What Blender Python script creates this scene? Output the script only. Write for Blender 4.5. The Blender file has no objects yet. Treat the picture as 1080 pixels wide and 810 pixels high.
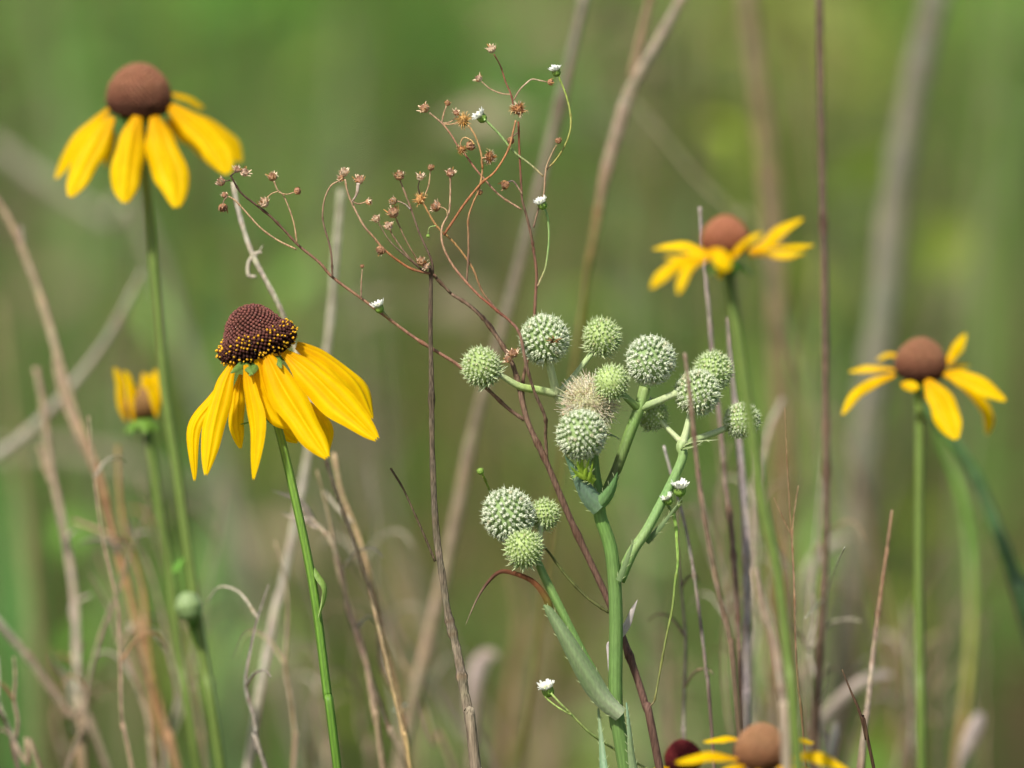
import bpy, math, random
import numpy as np
from mathutils import Vector as V
R = random.Random(11)
rad = math.radians
scene = bpy.context.scene
COL = scene.collection

# ------------------------------------------------------------------ camera
PITCH = rad(9.5); CAM = V((0, 0, 1.25))
FWD = V((0, math.cos(PITCH), -math.sin(PITCH))); UP = V((0, math.sin(PITCH), math.cos(PITCH))); RT = V((1, 0, 0))
K = 0.135 / 1080.0            # metres per photo pixel per metre of distance
def P(x, y, d=2.0):
    return CAM + FWD*d + RT*((x-540)*K*d) - UP*((y-405)*K*d)
def px(d=2.0): return K*d
cam_d = bpy.data.cameras.new("camera"); cam = bpy.data.objects.new("camera", cam_d); COL.objects.link(cam)
cam.location = CAM; cam.rotation_euler = (rad(90)-PITCH, 0, 0)
cam_d.sensor_width = 36; cam_d.lens = 36/0.135; cam_d.clip_start = 0.05; cam_d.clip_end = 2000
cam_d.dof.use_dof = True; cam_d.dof.focus_distance = 2.0; cam_d.dof.aperture_fstop = cam_d.lens/54.0
cam_d.dof.aperture_blades = 0
scene.camera = cam

# ------------------------------------------------------------------ world, sun
SUN_EL, SUN_AZ = rad(52), rad(-32)      # azimuth measured from behind the camera, minus = from the left
w = bpy.data.worlds.new("World"); scene.world = w; w.use_nodes = True
nt = w.node_tree; bg = nt.nodes["Background"]
sky = nt.nodes.new("ShaderNodeTexSky"); sky.sky_type = 'NISHITA'; sky.sun_disc = False
sdir = V((math.sin(SUN_AZ)*math.cos(SUN_EL), -math.cos(SUN_AZ)*math.cos(SUN_EL), math.sin(SUN_EL)))  # towards the sun
sky.sun_elevation = SUN_EL; sky.sun_rotation = math.atan2(sdir.x, sdir.y)
sky.air_density = 1.0; sky.dust_density = 2.5; sky.ozone_density = 1.0
nt.links.new(sky.outputs[0], bg.inputs[0]); bg.inputs[1].default_value = 0.085
sl = bpy.data.lights.new("sun", 'SUN'); sun = bpy.data.objects.new("sun", sl); COL.objects.link(sun)
sl.energy = 3.9; sl.angle = rad(3.5); sl.color = (1, .94, .85)
sun.rotation_euler = (-sdir).to_track_quat('-Z', 'Y').to_euler(); sun.location = (0, 0, 5)
scene.view_settings.view_transform = 'Standard'; scene.view_settings.look = 'None'
scene.view_settings.gamma = 1; scene.view_settings.use_curve_mapping = False; scene.view_settings.exposure = 0.4
scene.render.engine = 'CYCLES'
scene.cycles.use_denoising = True
scene.cycles.max_bounces = 6; scene.cycles.transparent_max_bounces = 4

# ------------------------------------------------------------------ colour, materials
def lin(c):
    return tuple(((v/255)/12.92 if v/255 <= .04045 else ((v/255+.055)/1.055)**2.4) for v in c)
def mixc(a, b, t): return tuple(a[i]*(1-t)+b[i]*t for i in range(3))
def jit(c, a=.1):
    k = 1+R.uniform(-a, a)
    return tuple(max(0, v*k*(1+R.uniform(-a, a)*.35)) for v in c)

def plant_mat(name, rough=.55, transl=0., nscale=300, namt=.35, bump=0., spec=.3, stretch=None, tint=None):
    m = bpy.data.materials.new(name); m.use_nodes = True; t = m.node_tree; N = t.nodes; L = t.links
    N.clear()
    out = N.new('ShaderNodeOutputMaterial'); pr = N.new('ShaderNodeBsdfPrincipled')
    at = N.new('ShaderNodeAttribute'); at.attribute_name = 'Col'
    tc = N.new('ShaderNodeTexCoord'); mp = N.new('ShaderNodeMapping')
    if stretch: mp.inputs['Scale'].default_value = stretch
    L.new(tc.outputs['Object'], mp.inputs[0])
    no = N.new('ShaderNodeTexNoise'); no.inputs['Scale'].default_value = nscale; no.inputs['Detail'].default_value = 4
    L.new(mp.outputs[0], no.inputs['Vector'])
    mr = N.new('ShaderNodeMapRange'); mr.inputs[1].default_value = .3; mr.inputs[2].default_value = .7
    mr.inputs[3].default_value = 1-namt; mr.inputs[4].default_value = 1+namt
    L.new(no.outputs[0], mr.inputs[0])
    mul = N.new('ShaderNodeVectorMath'); mul.operation = 'SCALE'
    L.new(at.outputs['Color'], mul.inputs[0]); L.new(mr.outputs[0], mul.inputs['Scale'])
    L.new(mul.outputs[0], pr.inputs['Base Color'])
    pr.inputs['Roughness'].default_value = rough; pr.inputs['Specular IOR Level'].default_value = spec
    if bump:
        b = N.new('ShaderNodeBump'); b.inputs['Strength'].default_value = bump; b.inputs['Distance'].default_value = .0006
        L.new(no.outputs[0], b.inputs['Height']); L.new(b.outputs[0], pr.inputs['Normal'])
    if transl:
        tr = N.new('ShaderNodeBsdfTranslucent'); mx = N.new('ShaderNodeMixShader'); mx.inputs[0].default_value = transl
        L.new(mul.outputs[0], tr.inputs[0]); L.new(pr.outputs[0], mx.inputs[1]); L.new(tr.outputs[0], mx.inputs[2])
        L.new(mx.outputs[0], out.inputs[0])
    else:
        L.new(pr.outputs[0], out.inputs[0])
    return m
M_PETAL = plant_mat('petal', .55, .36, 260, .07, .12, .12)
M_STEM = plant_mat('green_stem', .5, .05, 2600, .14, .3, .3, (1, 1, .05))
M_LEAF = plant_mat('leaf', .5, .25, 1600, .14, .25, .3, (1, 1, .3))
M_DRY = plant_mat('dry_straw', .8, .0, 2400, .5, .9, .12, (1, 1, .05))
M_DRYLEAF = plant_mat('dry_leaf', .7, .3, 350, .25, .3, .15)
M_DISC = plant_mat('disc_florets', .7, .0, 2500, .15, .1, .15)
M_POLLEN = plant_mat('pollen', .8, .0, 900, .15, .0, .1)
M_HEAD = plant_mat('pale_green_head', .5, .12, 900, .14, .1, .3)
M_SEED = plant_mat('dry_seed', .7, .1, 900, .35, .3, .15)
M_WHITE = plant_mat('white_floret', .5, .3, 900, .06, .0, .2)
M_TWIG = plant_mat('brown_twig', .6, .0, 2400, .4, .6, .2, (1, 1, .12))
M_GRASS = plant_mat('grass', .55, .35, 30, .2, .0, .25)

# ------------------------------------------------------------------ mesh builder
class MB:
    def __init__(s): s.v = []; s.f = []; s.c = []
    def add(s, vs, fs, cs):
        o = len(s.v); s.v += vs; s.c += cs; s.f += [tuple(i+o for i in f) for f in fs]
    def build(s, name, mat, parent=None, smooth=True, label=None):
        me = bpy.data.meshes.new(name)
        off = ORIG.get(parent.name, V((0, 0, 0))) if parent else V((0, 0, 0))
        me.from_pydata([tuple(a-off) for a in s.v], [], s.f)
        ca = me.color_attributes.new('Col', 'FLOAT_COLOR', 'POINT')
        ca.data.foreach_set('color', [x for c in s.c for x in (c[0], c[1], c[2], 1)])
        if smooth: me.polygons.foreach_set('use_smooth', [True]*len(me.polygons))
        me.materials.append(mat); me.update()
        ob = bpy.data.objects.new(name, me); COL.objects.link(ob)
        if parent: ob.parent = parent; ORIG[ob.name] = off
        if label: ob['label'] = label
        return ob
ORIG = {}
def thing(name, label, cat, base, group=None):
    o = bpy.data.objects.new(name, None); o.empty_display_size = .05; COL.objects.link(o)
    o.location = base; ORIG[o.name] = V(base); o['label'] = label; o['category'] = cat
    if group: o['group'] = group
    return o

def spline(pts, n=6):
    if len(pts) < 3: 
        return [pts[0].lerp(pts[-1], i/n) for i in range(n+1)]
    q = [pts[0]*2-pts[1]] + list(pts) + [pts[-1]*2-pts[-2]]; out = []
    for i in range(1, len(q)-2):
        a, b, c, d = q[i-1], q[i], q[i+1], q[i+2]
        for k in range(n):
            t = k/n
            out.append(.5*((2*b)+(c-a)*t+(2*a-5*b+4*c-d)*t*t+(3*b-3*c+d-a)*t**3))
    out.append(q[-2].copy()); return out
def tang(p):
    return [((p[min(i+1, len(p)-1)]-p[max(i-1, 0)])).normalized() for i in range(len(p))]
def lerpl(vals, t):
    if not isinstance(vals, (list, tuple)): return vals
    x = t*(len(vals)-1); i = min(int(x), len(vals)-2); return vals[i]+(vals[i+1]-vals[i])*(x-i)
def colat(cols, t):
    if not isinstance(cols[0], (list, tuple)): return cols
    x = t*(len(cols)-1); i = min(int(x), len(cols)-2); return mixc(cols[i], cols[i+1], x-i)
def tube(mb, pts, r, col, sides=8, n=6, ridge=0., nodes=0, wob=0., raw=False, jc=.04):
    """r: number or list along length (metres); col: one colour or a list along the length"""
    p = pts if raw else spline(pts, n)
    T = tang(p); ref = V((0, 1, 0)); m = len(p); vs = []; cs = []; fs = []
    A = (ref-T[0]*ref.dot(T[0])).normalized()
    nodeset = set(R.sample(range(1, m-1), min(nodes, m-2))) if nodes and m > 3 else set()
    for i in range(m):
        A = (A-T[i]*A.dot(T[i])).normalized(); B = T[i].cross(A); t = i/(m-1)
        rr = lerpl(r, t)*(1+R.uniform(-wob, wob)); c = jit(colat(col, t), jc)
        if i in nodeset: rr *= 1.35; c = mixc(c, (c[0]*.6, c[1]*.5, c[2]*.4), .6)
        for k in range(sides):
            a = 2*math.pi*k/sides; q = rr*(1+(ridge if k % 2 else -ridge))
            vs.append(p[i]+A*(math.cos(a)*q)+B*(math.sin(a)*q))
            cs.append(tuple(x*((1+ridge*2.8) if k % 2 else (1-ridge*2.0)) for x in c))
    for i in range(m-1):
        for k in range(sides):
            k2 = (k+1) % sides; fs.append((i*sides+k, i*sides+k2, (i+1)*sides+k2, (i+1)*sides+k))
    fs.append(tuple(range(sides-1, -1, -1))); fs.append(tuple((m-1)*sides+k for k in range(sides)))
    mb.add(vs, fs, cs)

def ribbon(mb, pts, wfun, N, cols, arch=.15, groove=.0, nu=8, n=7, twist=(0, 0), teeth=0, ruffle=0., spines=0, curlcam=0):
    p = spline(pts, n); T = tang(p); m = len(p); vs = []; cs = []; fs = []
    vein = [R.uniform(.86, 1.06) for _ in range(nu+1)] if teeth else None
    ph = R.uniform(0, 6); L = sum((p[i+1]-p[i]).length for i in range(m-1))
    for i in range(m):
        t = i/(m-1); nn = (N-T[i]*N.dot(T[i]))
        if nn.length < 1e-3: nn = UP-T[i]*UP.dot(T[i])
        nn.normalize(); W = T[i].cross(nn)
        a = twist[0]+(twist[1]-twist[0])*t
        W, nn = W*math.cos(a)+nn*math.sin(a), nn*math.cos(a)-W*math.sin(a)
        hw = wfun(t)
        e1 = 1+(.09*math.sin(t*7+ph)+.05*math.sin(t*17+ph*2) if teeth else 0); e2 = 1+(.09*math.sin(t*6+ph*3)+.05*math.sin(t*15+ph) if teeth else 0)
        for k in range(nu+1):
            u = k/nu*2-1
            off = -arch*hw*u*u + (.10*hw*math.exp(-(u/.12)**2) if teeth else 0) + groove*hw*(math.cos(u*math.pi*3)) + ruffle*hw*math.sin(ph+t*9+u*1.5)*abs(u)
            q = p[i]+W*(hw*u*(e1 if u > 0 else e2))+nn*off
            if teeth and t > .86:
                q += T[i]*(L*.010*(t-.86)/.14*math.cos(u*math.pi*teeth))
            vs.append(q)
            c = jit(colat(cols, t), .02)
            if groove: c = mixc(c, (c[0]*.97, c[1]*.88, c[2]), .5+.5*math.cos(u*math.pi*3+math.pi))
            if vein: c = (c[0]*(1-(1-vein[k])*.6), c[1]*vein[k], c[2])
            cs.append(c)
    for i in range(m-1):
        for k in range(nu):
            a = i*(nu+1)+k; fs.append((a, a+1, a+nu+2, a+nu+1))
    mb.add(vs, fs, cs)
    if spines:
        for sgn in (-1, 1):
            for j in range(spines):
                i = int((j+.5)/spines*(m-1)); e = vs[i*(nu+1)+(nu if sgn > 0 else 0)]; cen = p[i]
                o = (e-cen).normalized()
                tube(mb, [e-o*.0002, e+o*.0006+T[i]*.0012], [.00014, .00002], lin((186, 202, 146)), 4, 1, raw=True)

def star_frame(d):
    d = d.normalized(); a = d.orthogonal().normalized(); return d, a, d.cross(a)
def blob(mb, c, d, rx, ry, col, seg=8, rings=5, lump=0., prof=None):
    """lump-sided ellipsoid along d: rx radius across, ry half length"""
    d, a, b = star_frame(d); vs = []; fs = []; cs = []
    for i in range(rings+1):
        ph = math.pi*i/rings; z = -math.cos(ph); s = math.sin(ph)
        if prof: s *= prof(z)
        for k in range(seg):
            th = 2*math.pi*(k+.5*(i % 2))/seg; q = 1+R.uniform(-lump, lump)
            vs.append(c+d*(z*ry)+(a*math.cos(th)+b*math.sin(th))*(s*rx*q+1e-6))
            cs.append(jit(colat(col, i/rings), .08 if lump else .03))
    for i in range(rings):
        for k in range(seg):
            k2 = (k+1) % seg; fs.append((i*seg+k, i*seg+k2, (i+1)*seg+k2, (i+1)*seg+k))
    mb.add(vs, fs, cs)
def spike(mb, a, b, r, c0, c1, sides=4):
    tube(mb, [a, a.lerp(b, .45), b], [r, r*.85, r*.08], [c0, c1], sides, raw=True, jc=.08)

def to_ground(p, d_extra=0., steps=5):
    """carry a stem on below the frame down to the soil"""
    p = [q.copy() for q in p]; last, prev = p[-1], p[-2]
    sl = (last-prev); sx = sl.x/max(1e-3, -sl.z) if sl.z < -1e-4 else 0.
    sx = max(-.35, min(.35, sx)); z0 = last.z; x = last.x; y = last.y
    for i in range(1, steps+1):
        f = i/steps; z = z0*(1-f)-.01*f
        x += sx*(z0/steps)*(1-f*.8); y += d_extra/steps
        p.append(V((x, y, z)))
    return p
def path(pts, d=2.0, dz=None):
    """photo points at distance d; dz is a list of offsets in metres spread along the path"""
    n = len(pts); return [P(q[0], q[1], d+(lerpl(dz, i/(n-1)) if dz else 0)) for i, q in enumerate(pts)]

# ================================================================== SETTING
def simple_ground():
    m = bpy.data.materials.new('soil'); m.use_nodes = True; t = m.node_tree; N = t.nodes; L = t.links
    pr = N['Principled BSDF']; tc = N.new('ShaderNodeTexCoord')
    n1 = N.new('ShaderNodeTexNoise'); n1.inputs['Scale'].default_value = 2.2; n1.inputs['Detail'].default_value = 6
    n2 = N.new('ShaderNodeTexNoise'); n2.inputs['Scale'].default_value = 40; n2.inputs['Detail'].default_value = 5
    cr = N.new('ShaderNodeValToRGB'); e = cr.color_ramp.elements
    e[0].position = .35; e[0].color = (*lin((88, 96, 52)), 1); e[1].position = .68; e[1].color = (*lin((112, 98, 68)), 1)
    L.new(tc.outputs['Object'], n1.inputs[0]); L.new(tc.outputs['Object'], n2.inputs[0]); L.new(n1.outputs[0], cr.inputs[0])
    mx = N.new('ShaderNodeMix'); mx.data_type = 'RGBA'; mx.blend_type = 'MULTIPLY'; mx.inputs[0].default_value = .6
    L.new(cr.outputs[0], mx.inputs[6]); L.new(n2.outputs['Color'], mx.inputs[7]); L.new(mx.outputs[2], pr.inputs['Base Color'])
    bp = N.new('ShaderNodeBump'); bp.inputs['Distance'].default_value = .02; L.new(n2.outputs[0], bp.inputs['Height']); L.new(bp.outputs[0], pr.inputs['Normal'])
    pr.inputs['Roughness'].default_value = .95
    rs = np.random.RandomState(2); xs = np.concatenate([[-600, -120, -40], np.linspace(-12, 12, 49), [40, 120, 600]])
    ys = np.concatenate([[-200, -30], np.linspace(-4, 26, 61), [50, 150, 900]])
    vs = [(x, y, float(.012*math.sin(x*3.1+y*1.7)+.01*rs.uniform(-1, 1)) if abs(x) < 12 and -4 < y < 26 else -.02) for y in ys for x in xs]
    nx = len(xs); fs = [(j*nx+i, j*nx+i+1, (j+1)*nx+i+1, (j+1)*nx+i) for j in range(len(ys)-1) for i in range(nx-1)]
    me = bpy.data.meshes.new('ground'); me.from_pydata(vs, [], fs); me.materials.append(m)
    me.polygons.foreach_set('use_smooth', [True]*len(me.polygons))
    o = bpy.data.objects.new('ground', me); COL.objects.link(o); o['kind'] = 'structure'
    o['label'] = 'olive brown meadow soil under the grass'; o['category'] = 'ground'
simple_ground()

# plant cover of the meadow: patches of differently coloured grasses, by where they grow
GRID = [  # rows from far (top of view) to near, 10 columns left to right
 [(94,122,64),(98,122,72),(104,138,56),(80,122,58),(84,118,62),(92,124,58),(100,126,58),(108,114,66),(112,110,66),(94,124,54)],
 [(98,126,62),(86,122,64),(94,128,56),(82,122,58),(78,114,58),(96,122,54),(108,120,56),(108,112,58),(110,108,66),(98,122,60)],
 [(100,132,62),(90,124,64),(100,118,64),(92,120,54),(92,114,52),(96,118,60),(108,112,52),(106,118,60),(98,112,66),(104,108,66)],
 [(98,128,68),(92,116,64),(108,106,76),(104,108,66),(104,98,60),(98,104,62),(104,112,58),(98,118,66),(100,118,62),(98,106,62)],
 [(82,136,66),(104,118,62),(106,110,76),(108,106,70),(104,116,56),(106,112,66),(104,124,66),(108,120,74),(100,128,62),(98,118,62)],
 [(112,106,78),(104,128,62),(98,120,70),(98,124,62),(102,134,58),(104,120,62),(102,140,66),(112,128,76),(104,136,62),(98,142,60)],
]
def grassfield():
    rs = np.random.RandomState(5)
    bx = []; by = []
    def patch(n, x0, x1, y0, y1): bx.append(rs.uniform(x0, x1, n)); by.append(rs.uniform(y0, y1, n))
    def fan(n, y0, y1, k):                                     # denser inside the part the photograph looks at
        y = rs.uniform(y0, y1, n); bx.append(rs.uniform(-1, 1, n)*(y*k+.25)); by.append(y)
    fan(26000, 3.6, 12, .16); patch(26000, -4.5, 4.5, 3.0, 12); patch(16000, -9, 9, 10, 24); patch(5000, -3, 3, 1.0, 3.2)
    nb = sum(len(q) for q in bx)
    nc = 150; cxy = np.stack([rs.uniform(-1, 1, nc), rs.uniform(3.2, 6.5, nc)], 1); cxy[:, 0] *= cxy[:, 1]*np.where(np.arange(nc) < 100, .12, .5)
    per = np.full(nc, 90)
    n2 = 130; c2_ = np.stack([rs.uniform(-1, 1, n2), rs.uniform(2.65, 3.9, n2)], 1); c2_[:, 0] *= c2_[:, 1]*.13
    cxy = np.concatenate([cxy, c2_]); per = np.concatenate([per, np.full(n2, 9)]); nc += n2
    ids = np.repeat(np.arange(nc), per); tn = len(ids)
    bx.append(cxy[ids, 0]+rs.normal(0, 1, tn)*np.where(per[ids] > 50, .035, .014)); by.append(cxy[ids, 1]+rs.normal(0, .05, tn))
    X = np.concatenate(bx); Y = np.concatenate(by); n = len(X)
    near = Y < 3.3
    H = rs.uniform(.16, .44, n)*(1+.25*np.sin(X*2.3+Y*1.1)); H[near] *= .8
    ch = rs.uniform(.45, .95, nc); H[nb:] = ch[ids]*rs.uniform(.6, 1.0, tn)
    PAL = np.array([lin(q) for q in [(120, 158, 70), (96, 146, 60), (126, 150, 96), (150, 138, 96), (138, 142, 70), (116, 148, 80), (84, 128, 52), (146, 124, 90), (150, 160, 70), (76, 108, 50)]])
    cc_ = PAL[rs.randint(0, len(PAL), nc)]
    W = rs.uniform(.0018, .0045, n)*(1+np.clip(Y-4, 0, 20)*.10)
    lean = rs.uniform(.05, .55, n)*H; lean[nb:] *= .5; la = rs.uniform(0, 2*np.pi, n); fa = rs.uniform(0, np.pi, n)
    # colour
    g = np.array(GRID, float); g = g.mean((0, 1))+(g-g.mean((0, 1)))*1.7; g = g*np.array([.97, 1.04, .90]); g = np.array([[lin(c) for c in row] for row in np.clip(g, 10, 200)])
    zc = .25; dy = Y; dz = zc-1.25
    dep = dy*math.cos(PITCH)-dz*math.sin(PITCH); up = dy*math.sin(PITCH)+dz*math.cos(PITCH)
    u = (X/(dep*K)+540)/1080*10-.5; v = (405-up/(dep*K))/810*6-.5
    u += rs.normal(0, .35, n); v += rs.normal(0, .3, n)
    ui = np.clip(u, 0, 8.999); vi = np.clip(v, 0, 4.999); iu = ui.astype(int); iv = vi.astype(int); fu = (ui-iu)[:, None]; fv = (vi-iv)[:, None]
    c = (g[iv, iu]*(1-fu)+g[iv, iu+1]*fu)*(1-fv)+(g[iv+1, iu]*(1-fu)+g[iv+1, iu+1]*fu)*fv
    k = rs.uniform(.55, 1.25, n)[:, None]
    straw = rs.uniform(0, 1, n) < .13
    wv = lambda fx, fy, p: np.sin(X*fx+Y*fy+p)*np.sin(X*fx*.61-Y*fy*1.7+p*2.3)
    k2 = 1+.45*wv(11, 2.3, .4)+.4*wv(21, 3.1, 2.)
    c = c*k2[:, None]; c[:, 0] *= 1+.16*wv(14, 1.9, 4.); c[:, 2] *= .82
    c = c*k*GK; c[nb:] = cc_[ids]*k[nb:]*1.0; straw[nb:] = False; c[straw] = np.array(lin((150, 135, 98)))*k[straw]
    nv = 7; vs = np.zeros((n, nv, 3)); ax = np.cos(fa); ay = np.sin(fa)
    for lv, (t, wf) in enumerate([(0, 1), (.4, .95), (.75, .6)]):
        cx = X+np.cos(la)*lean*t*t; cy = Y+np.sin(la)*lean*t*t; cz = H*t*(1-.12*t)
        for s in (0, 1):
            sg = (s*2-1)*W*wf
            vs[:, lv*2+s, 0] = cx+ax*sg; vs[:, lv*2+s, 1] = cy+ay*sg; vs[:, lv*2+s, 2] = cz-.02*(t == 0)
    vs[:, 6, 0] = X+np.cos(la)*lean; vs[:, 6, 1] = Y+np.sin(la)*lean; vs[:, 6, 2] = H*.88
    base = np.arange(n)*nv
    q1 = np.stack([base, base+1, base+3, base+2], 1); q2 = np.stack([base+2, base+3, base+5, base+4], 1); t3 = np.stack([base+4, base+5, base+6], 1)
    me = bpy.data.meshes.new('grass'); me.vertices.add(n*nv); me.vertices.foreach_set('co', vs.ravel())
    loops = np.concatenate([q1.ravel(), q2.ravel(), t3.ravel()]); me.loops.add(len(loops)); me.loops.foreach_set('vertex_index', loops)
    st = np.concatenate([np.arange(2*n)*4, 8*n+np.arange(n)*3]); me.polygons.add(3*n)
    me.polygons.foreach_set('loop_start', st); me.polygons.foreach_set('loop_total', np.concatenate([np.full(2*n, 4), np.full(n, 3)]))
    me.update(calc_edges=True)
    ca = me.color_attributes.new('Col', 'FLOAT_COLOR', 'POINT')
    cc = np.ones((n, nv, 4)); cc[:, :, :3] = c[:, None, :]; ca.data.foreach_set('color', cc.ravel())
    me.materials.append(M_GRASS); me.validate()
    o = bpy.data.objects.new('grass', me); COL.objects.link(o); o['kind'] = 'stuff'
    o['label'] = 'soft green and olive meadow grass filling the background'; o['category'] = 'grass'
GK = 2.8
def forbs():
    rs = np.random.RandomState(9); n = 520
    y = 2.7+5.0*rs.uniform(0, 1, n)**1.4; x = rs.uniform(-1, 1, n)*(y*.15); x[360:] *= 4
    h = rs.uniform(.35, .95, n)
    g = np.array(GRID, float); g = g.mean((0, 1))+(g-g.mean((0, 1)))*1.5
    vs = []; fs = []; cs = []
    for i in range(n):
        dep = y[i]*math.cos(PITCH)+(1.25-h[i]*.8)*math.sin(PITCH); up = y[i]*math.sin(PITCH)-(1.25-h[i]*.8)*math.cos(PITCH)
        u = min(9, max(0, int((x[i]/(dep*K)+540)/108+rs.normal(0, .5)))); v = min(5, max(0, int((405-up/(dep*K))/135+rs.normal(0, .4))))
        base = np.array(lin(np.clip(g[v, u], 10, 220)))*rs.choice([.9, 1.6, 2.3, 3.0])*np.array([.94, 1.04, .95])
        q = rs.uniform()
        if q < .22: base = np.array(lin(((168, 140, 118), (150, 126, 92), (176, 156, 128))[rs.randint(3)]))
        elif q < .40: base = np.array(lin(((150, 170, 60), (110, 160, 60), (130, 160, 90))[rs.randint(3)]))*1.2
        nl = rs.randint(14, 46); sp = rs.uniform(.02, .06)
        lx, ly = rs.normal(0, .05), rs.normal(0, .05)
        for k in range(nl):
            t = rs.uniform(.25, 1); c = V((x[i]+lx*t+rs.normal(0, sp*(1.15-t*.6)), y[i]+ly*t+rs.normal(0, sp), h[i]*t))
            a = V(rs.normal(0, 1, 3)); a.z = abs(a.z)*1.3; a.normalize(); w = a.cross(V(rs.normal(0, 1, 3))).normalized()
            L_ = rs.uniform(.018, .05); W_ = L_*rs.uniform(.10, .26); o = len(vs)
            vs += [c, c+a*L_*.45+w*W_, c+a*L_-V((0, 0, L_*.25)), c+a*L_*.45-w*W_]; fs.append((o, o+1, o+2, o+3))
            kk = rs.uniform(.7, 1.25); cs += [tuple(np.minimum(base*kk, .62))]*4
        o = len(vs); r_ = .0016
        for t in (0, .5, 1.):
            c = V((x[i]+lx*t, y[i]+ly*t, h[i]*t)); vs += [c+V((r_, 0, 0)), c+V((-r_*.5, r_*.87, 0)), c+V((-r_*.5, -r_*.87, 0))]; cs += [tuple(base*.8)]*3
        for lv in (0, 1):
            for j in range(3): fs.append((o+lv*3+j, o+lv*3+(j+1) % 3, o+lv*3+3+(j+1) % 3, o+lv*3+3+j))
    mb = MB(); mb.add(vs, fs, cs); ob = mb.build('undergrowth', M_GRASS, None, smooth=False)
    ob['kind'] = 'stuff'; ob['label'] = 'out of focus leafy meadow herbs, green and brown, behind the flowers'; ob['category'] = 'undergrowth'
forbs()
grassfield()

# ================================================================== CONEFLOWERS
Y0 = lin((249, 204, 0)); Y1 = lin((252, 213, 0)); YO = lin((241, 180, 0))
G_STEM = lin((108, 129, 62)); G_DARK = lin((74, 100, 44)); G_PALE = lin((150, 185, 90))
def petal_w(hw, base=.28, peak=.55):
    def f(t):
        if t < peak: s = base+(1-base)*math.sin(t/peak*math.pi/2)
        else: s = max(.0, 1-((t-peak)/(1-peak))**2.6*.86)
        return hw*s
    return f
def petal(parent, pts, wpx, d, dz=(0, 0), N=None, tw=(0, 0), cols=None, arch=.3, label=None, ruffle=.10, base=.28):
    mb = MB(); N = N or (-FWD*.85+UP*.45)
    ribbon(mb, path(pts, d, list(dz)), petal_w(wpx/2*px(d), base), N, cols or [YO, Y0, Y1, Y1], arch, .04, 22, 8, tw, 2 if wpx > 9 else 0, ruffle)
    mb.v = mb.v
    return mb.build('petal', M_PETAL, parent, label=label)
def disc(parent, c, d, axis, r, prof, n, ctop, cmid, clow, size=.85, tall=.5, pollen=0., polband=(.0, .5), label=None, name='disc'):
    """prof: list of (height, radius) from the bottom to the apex in units of r"""
    A, a, b = star_frame(axis); mb = MB(); pm = MB()
    # core surface
    seg = 28; vs = []; cs = []; fs = []; m = len(prof)
    for i, (h, q) in enumerate(prof):
        for k in range(seg):
            th = 2*math.pi*k/seg; vs.append(c+A*(h*r)+(a*math.cos(th)+b*math.sin(th))*(q*r*.97+1e-6))
            t = i/(m-1); cs.append(tuple(x*.55 for x in colat([clow, cmid, ctop], t)))
    for i in range(m-1):
        for k in range(seg):
            k2 = (k+1) % seg; fs.append((i*seg+k, i*seg+k2, (i+1)*seg+k2, (i+1)*seg+k))
    mb.add(vs, fs, cs)
    # florets spread evenly by area along the profile
    S = []; acc = 0
    fine = []
    for i in range(m-1):
        for k in range(20):
            t = k/20; fine.append((prof[i][0]*(1-t)+prof[i+1][0]*t, prof[i][1]*(1-t)+prof[i+1][1]*t))
    fine.append(prof[-1])
    for i in range(len(fine)-1):
        dl = math.hypot(fine[i+1][0]-fine[i][0], fine[i+1][1]-fine[i][1]); acc += dl*(fine[i][1]+fine[i+1][1])*math.pi; S.append(acc)
    sp = math.sqrt(acc/n*1.1)*r
    j = 0
    for i in range(n):
        s = (i+.5)/n*acc
        while j < len(S)-1 and S[j] < s: j += 1
        h0, q0 = fine[j]; h1, q1 = fine[j+1]
        th = i*2.39996323; tt = i/n
        th += R.gauss(0, .010); rd = a*math.cos(th)+b*math.sin(th); tl = V((h1-h0, q1-q0, 0)); L_ = math.hypot(h1-h0, q1-q0) or 1
        nrm = (rd*((h1-h0)/L_)+A*(-(q1-q0)/L_)).normalized(); nrm = (nrm+A*.25).normalized()
        pos = c+A*(h0*r)+rd*(q0*r)+nrm*sp*R.uniform(-.08, .10); nrm = (nrm+V((R.gauss(0, .05), R.gauss(0, .05), R.gauss(0, .05)))).normalized()
        col = jit(colat([clow, clow, cmid, ctop, ctop], tt), .22 if pollen else .08); tipc = tuple(min(1, x*(1.9 if pollen else 1.15)+.002) for x in col)
        hh = sp*tall*(1 if pollen else .7)*(1.25 if tt < .45 else .75)*R.uniform(.8, 1.25)
        tube(mb, [pos-nrm*sp*.2, pos+nrm*hh*.6, pos+nrm*hh], [sp*size*.55, sp*size*.46, sp*size*.1], [col, col, tipc], 6, raw=True, jc=.1)
        if pollen and polband[0] <= tt <= polband[1] and R.random() < pollen*(1.15-tt/polband[1]*.55):
            blob(pm, pos+nrm*(hh*1.12)+rd*R.uniform(-.1, .1)*sp, nrm, sp*R.uniform(.22, .40), sp*R.uniform(.22, .44), jit(lin((226, 174, 44)), .2), 6, 4, .25)
    ob = mb.build(name, M_DISC, parent, smooth=True, label=label)
    if pollen: pm.build('pollen', M_POLLEN, ob)
    return ob
DOME = [(-.50, .0), (-.48, .50), (-.34, .82), (-.08, .98), (.22, 1.0), (.52, .92), (.80, .74), (1.02, .50), (1.15, .25), (1.19, .0)]
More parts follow.
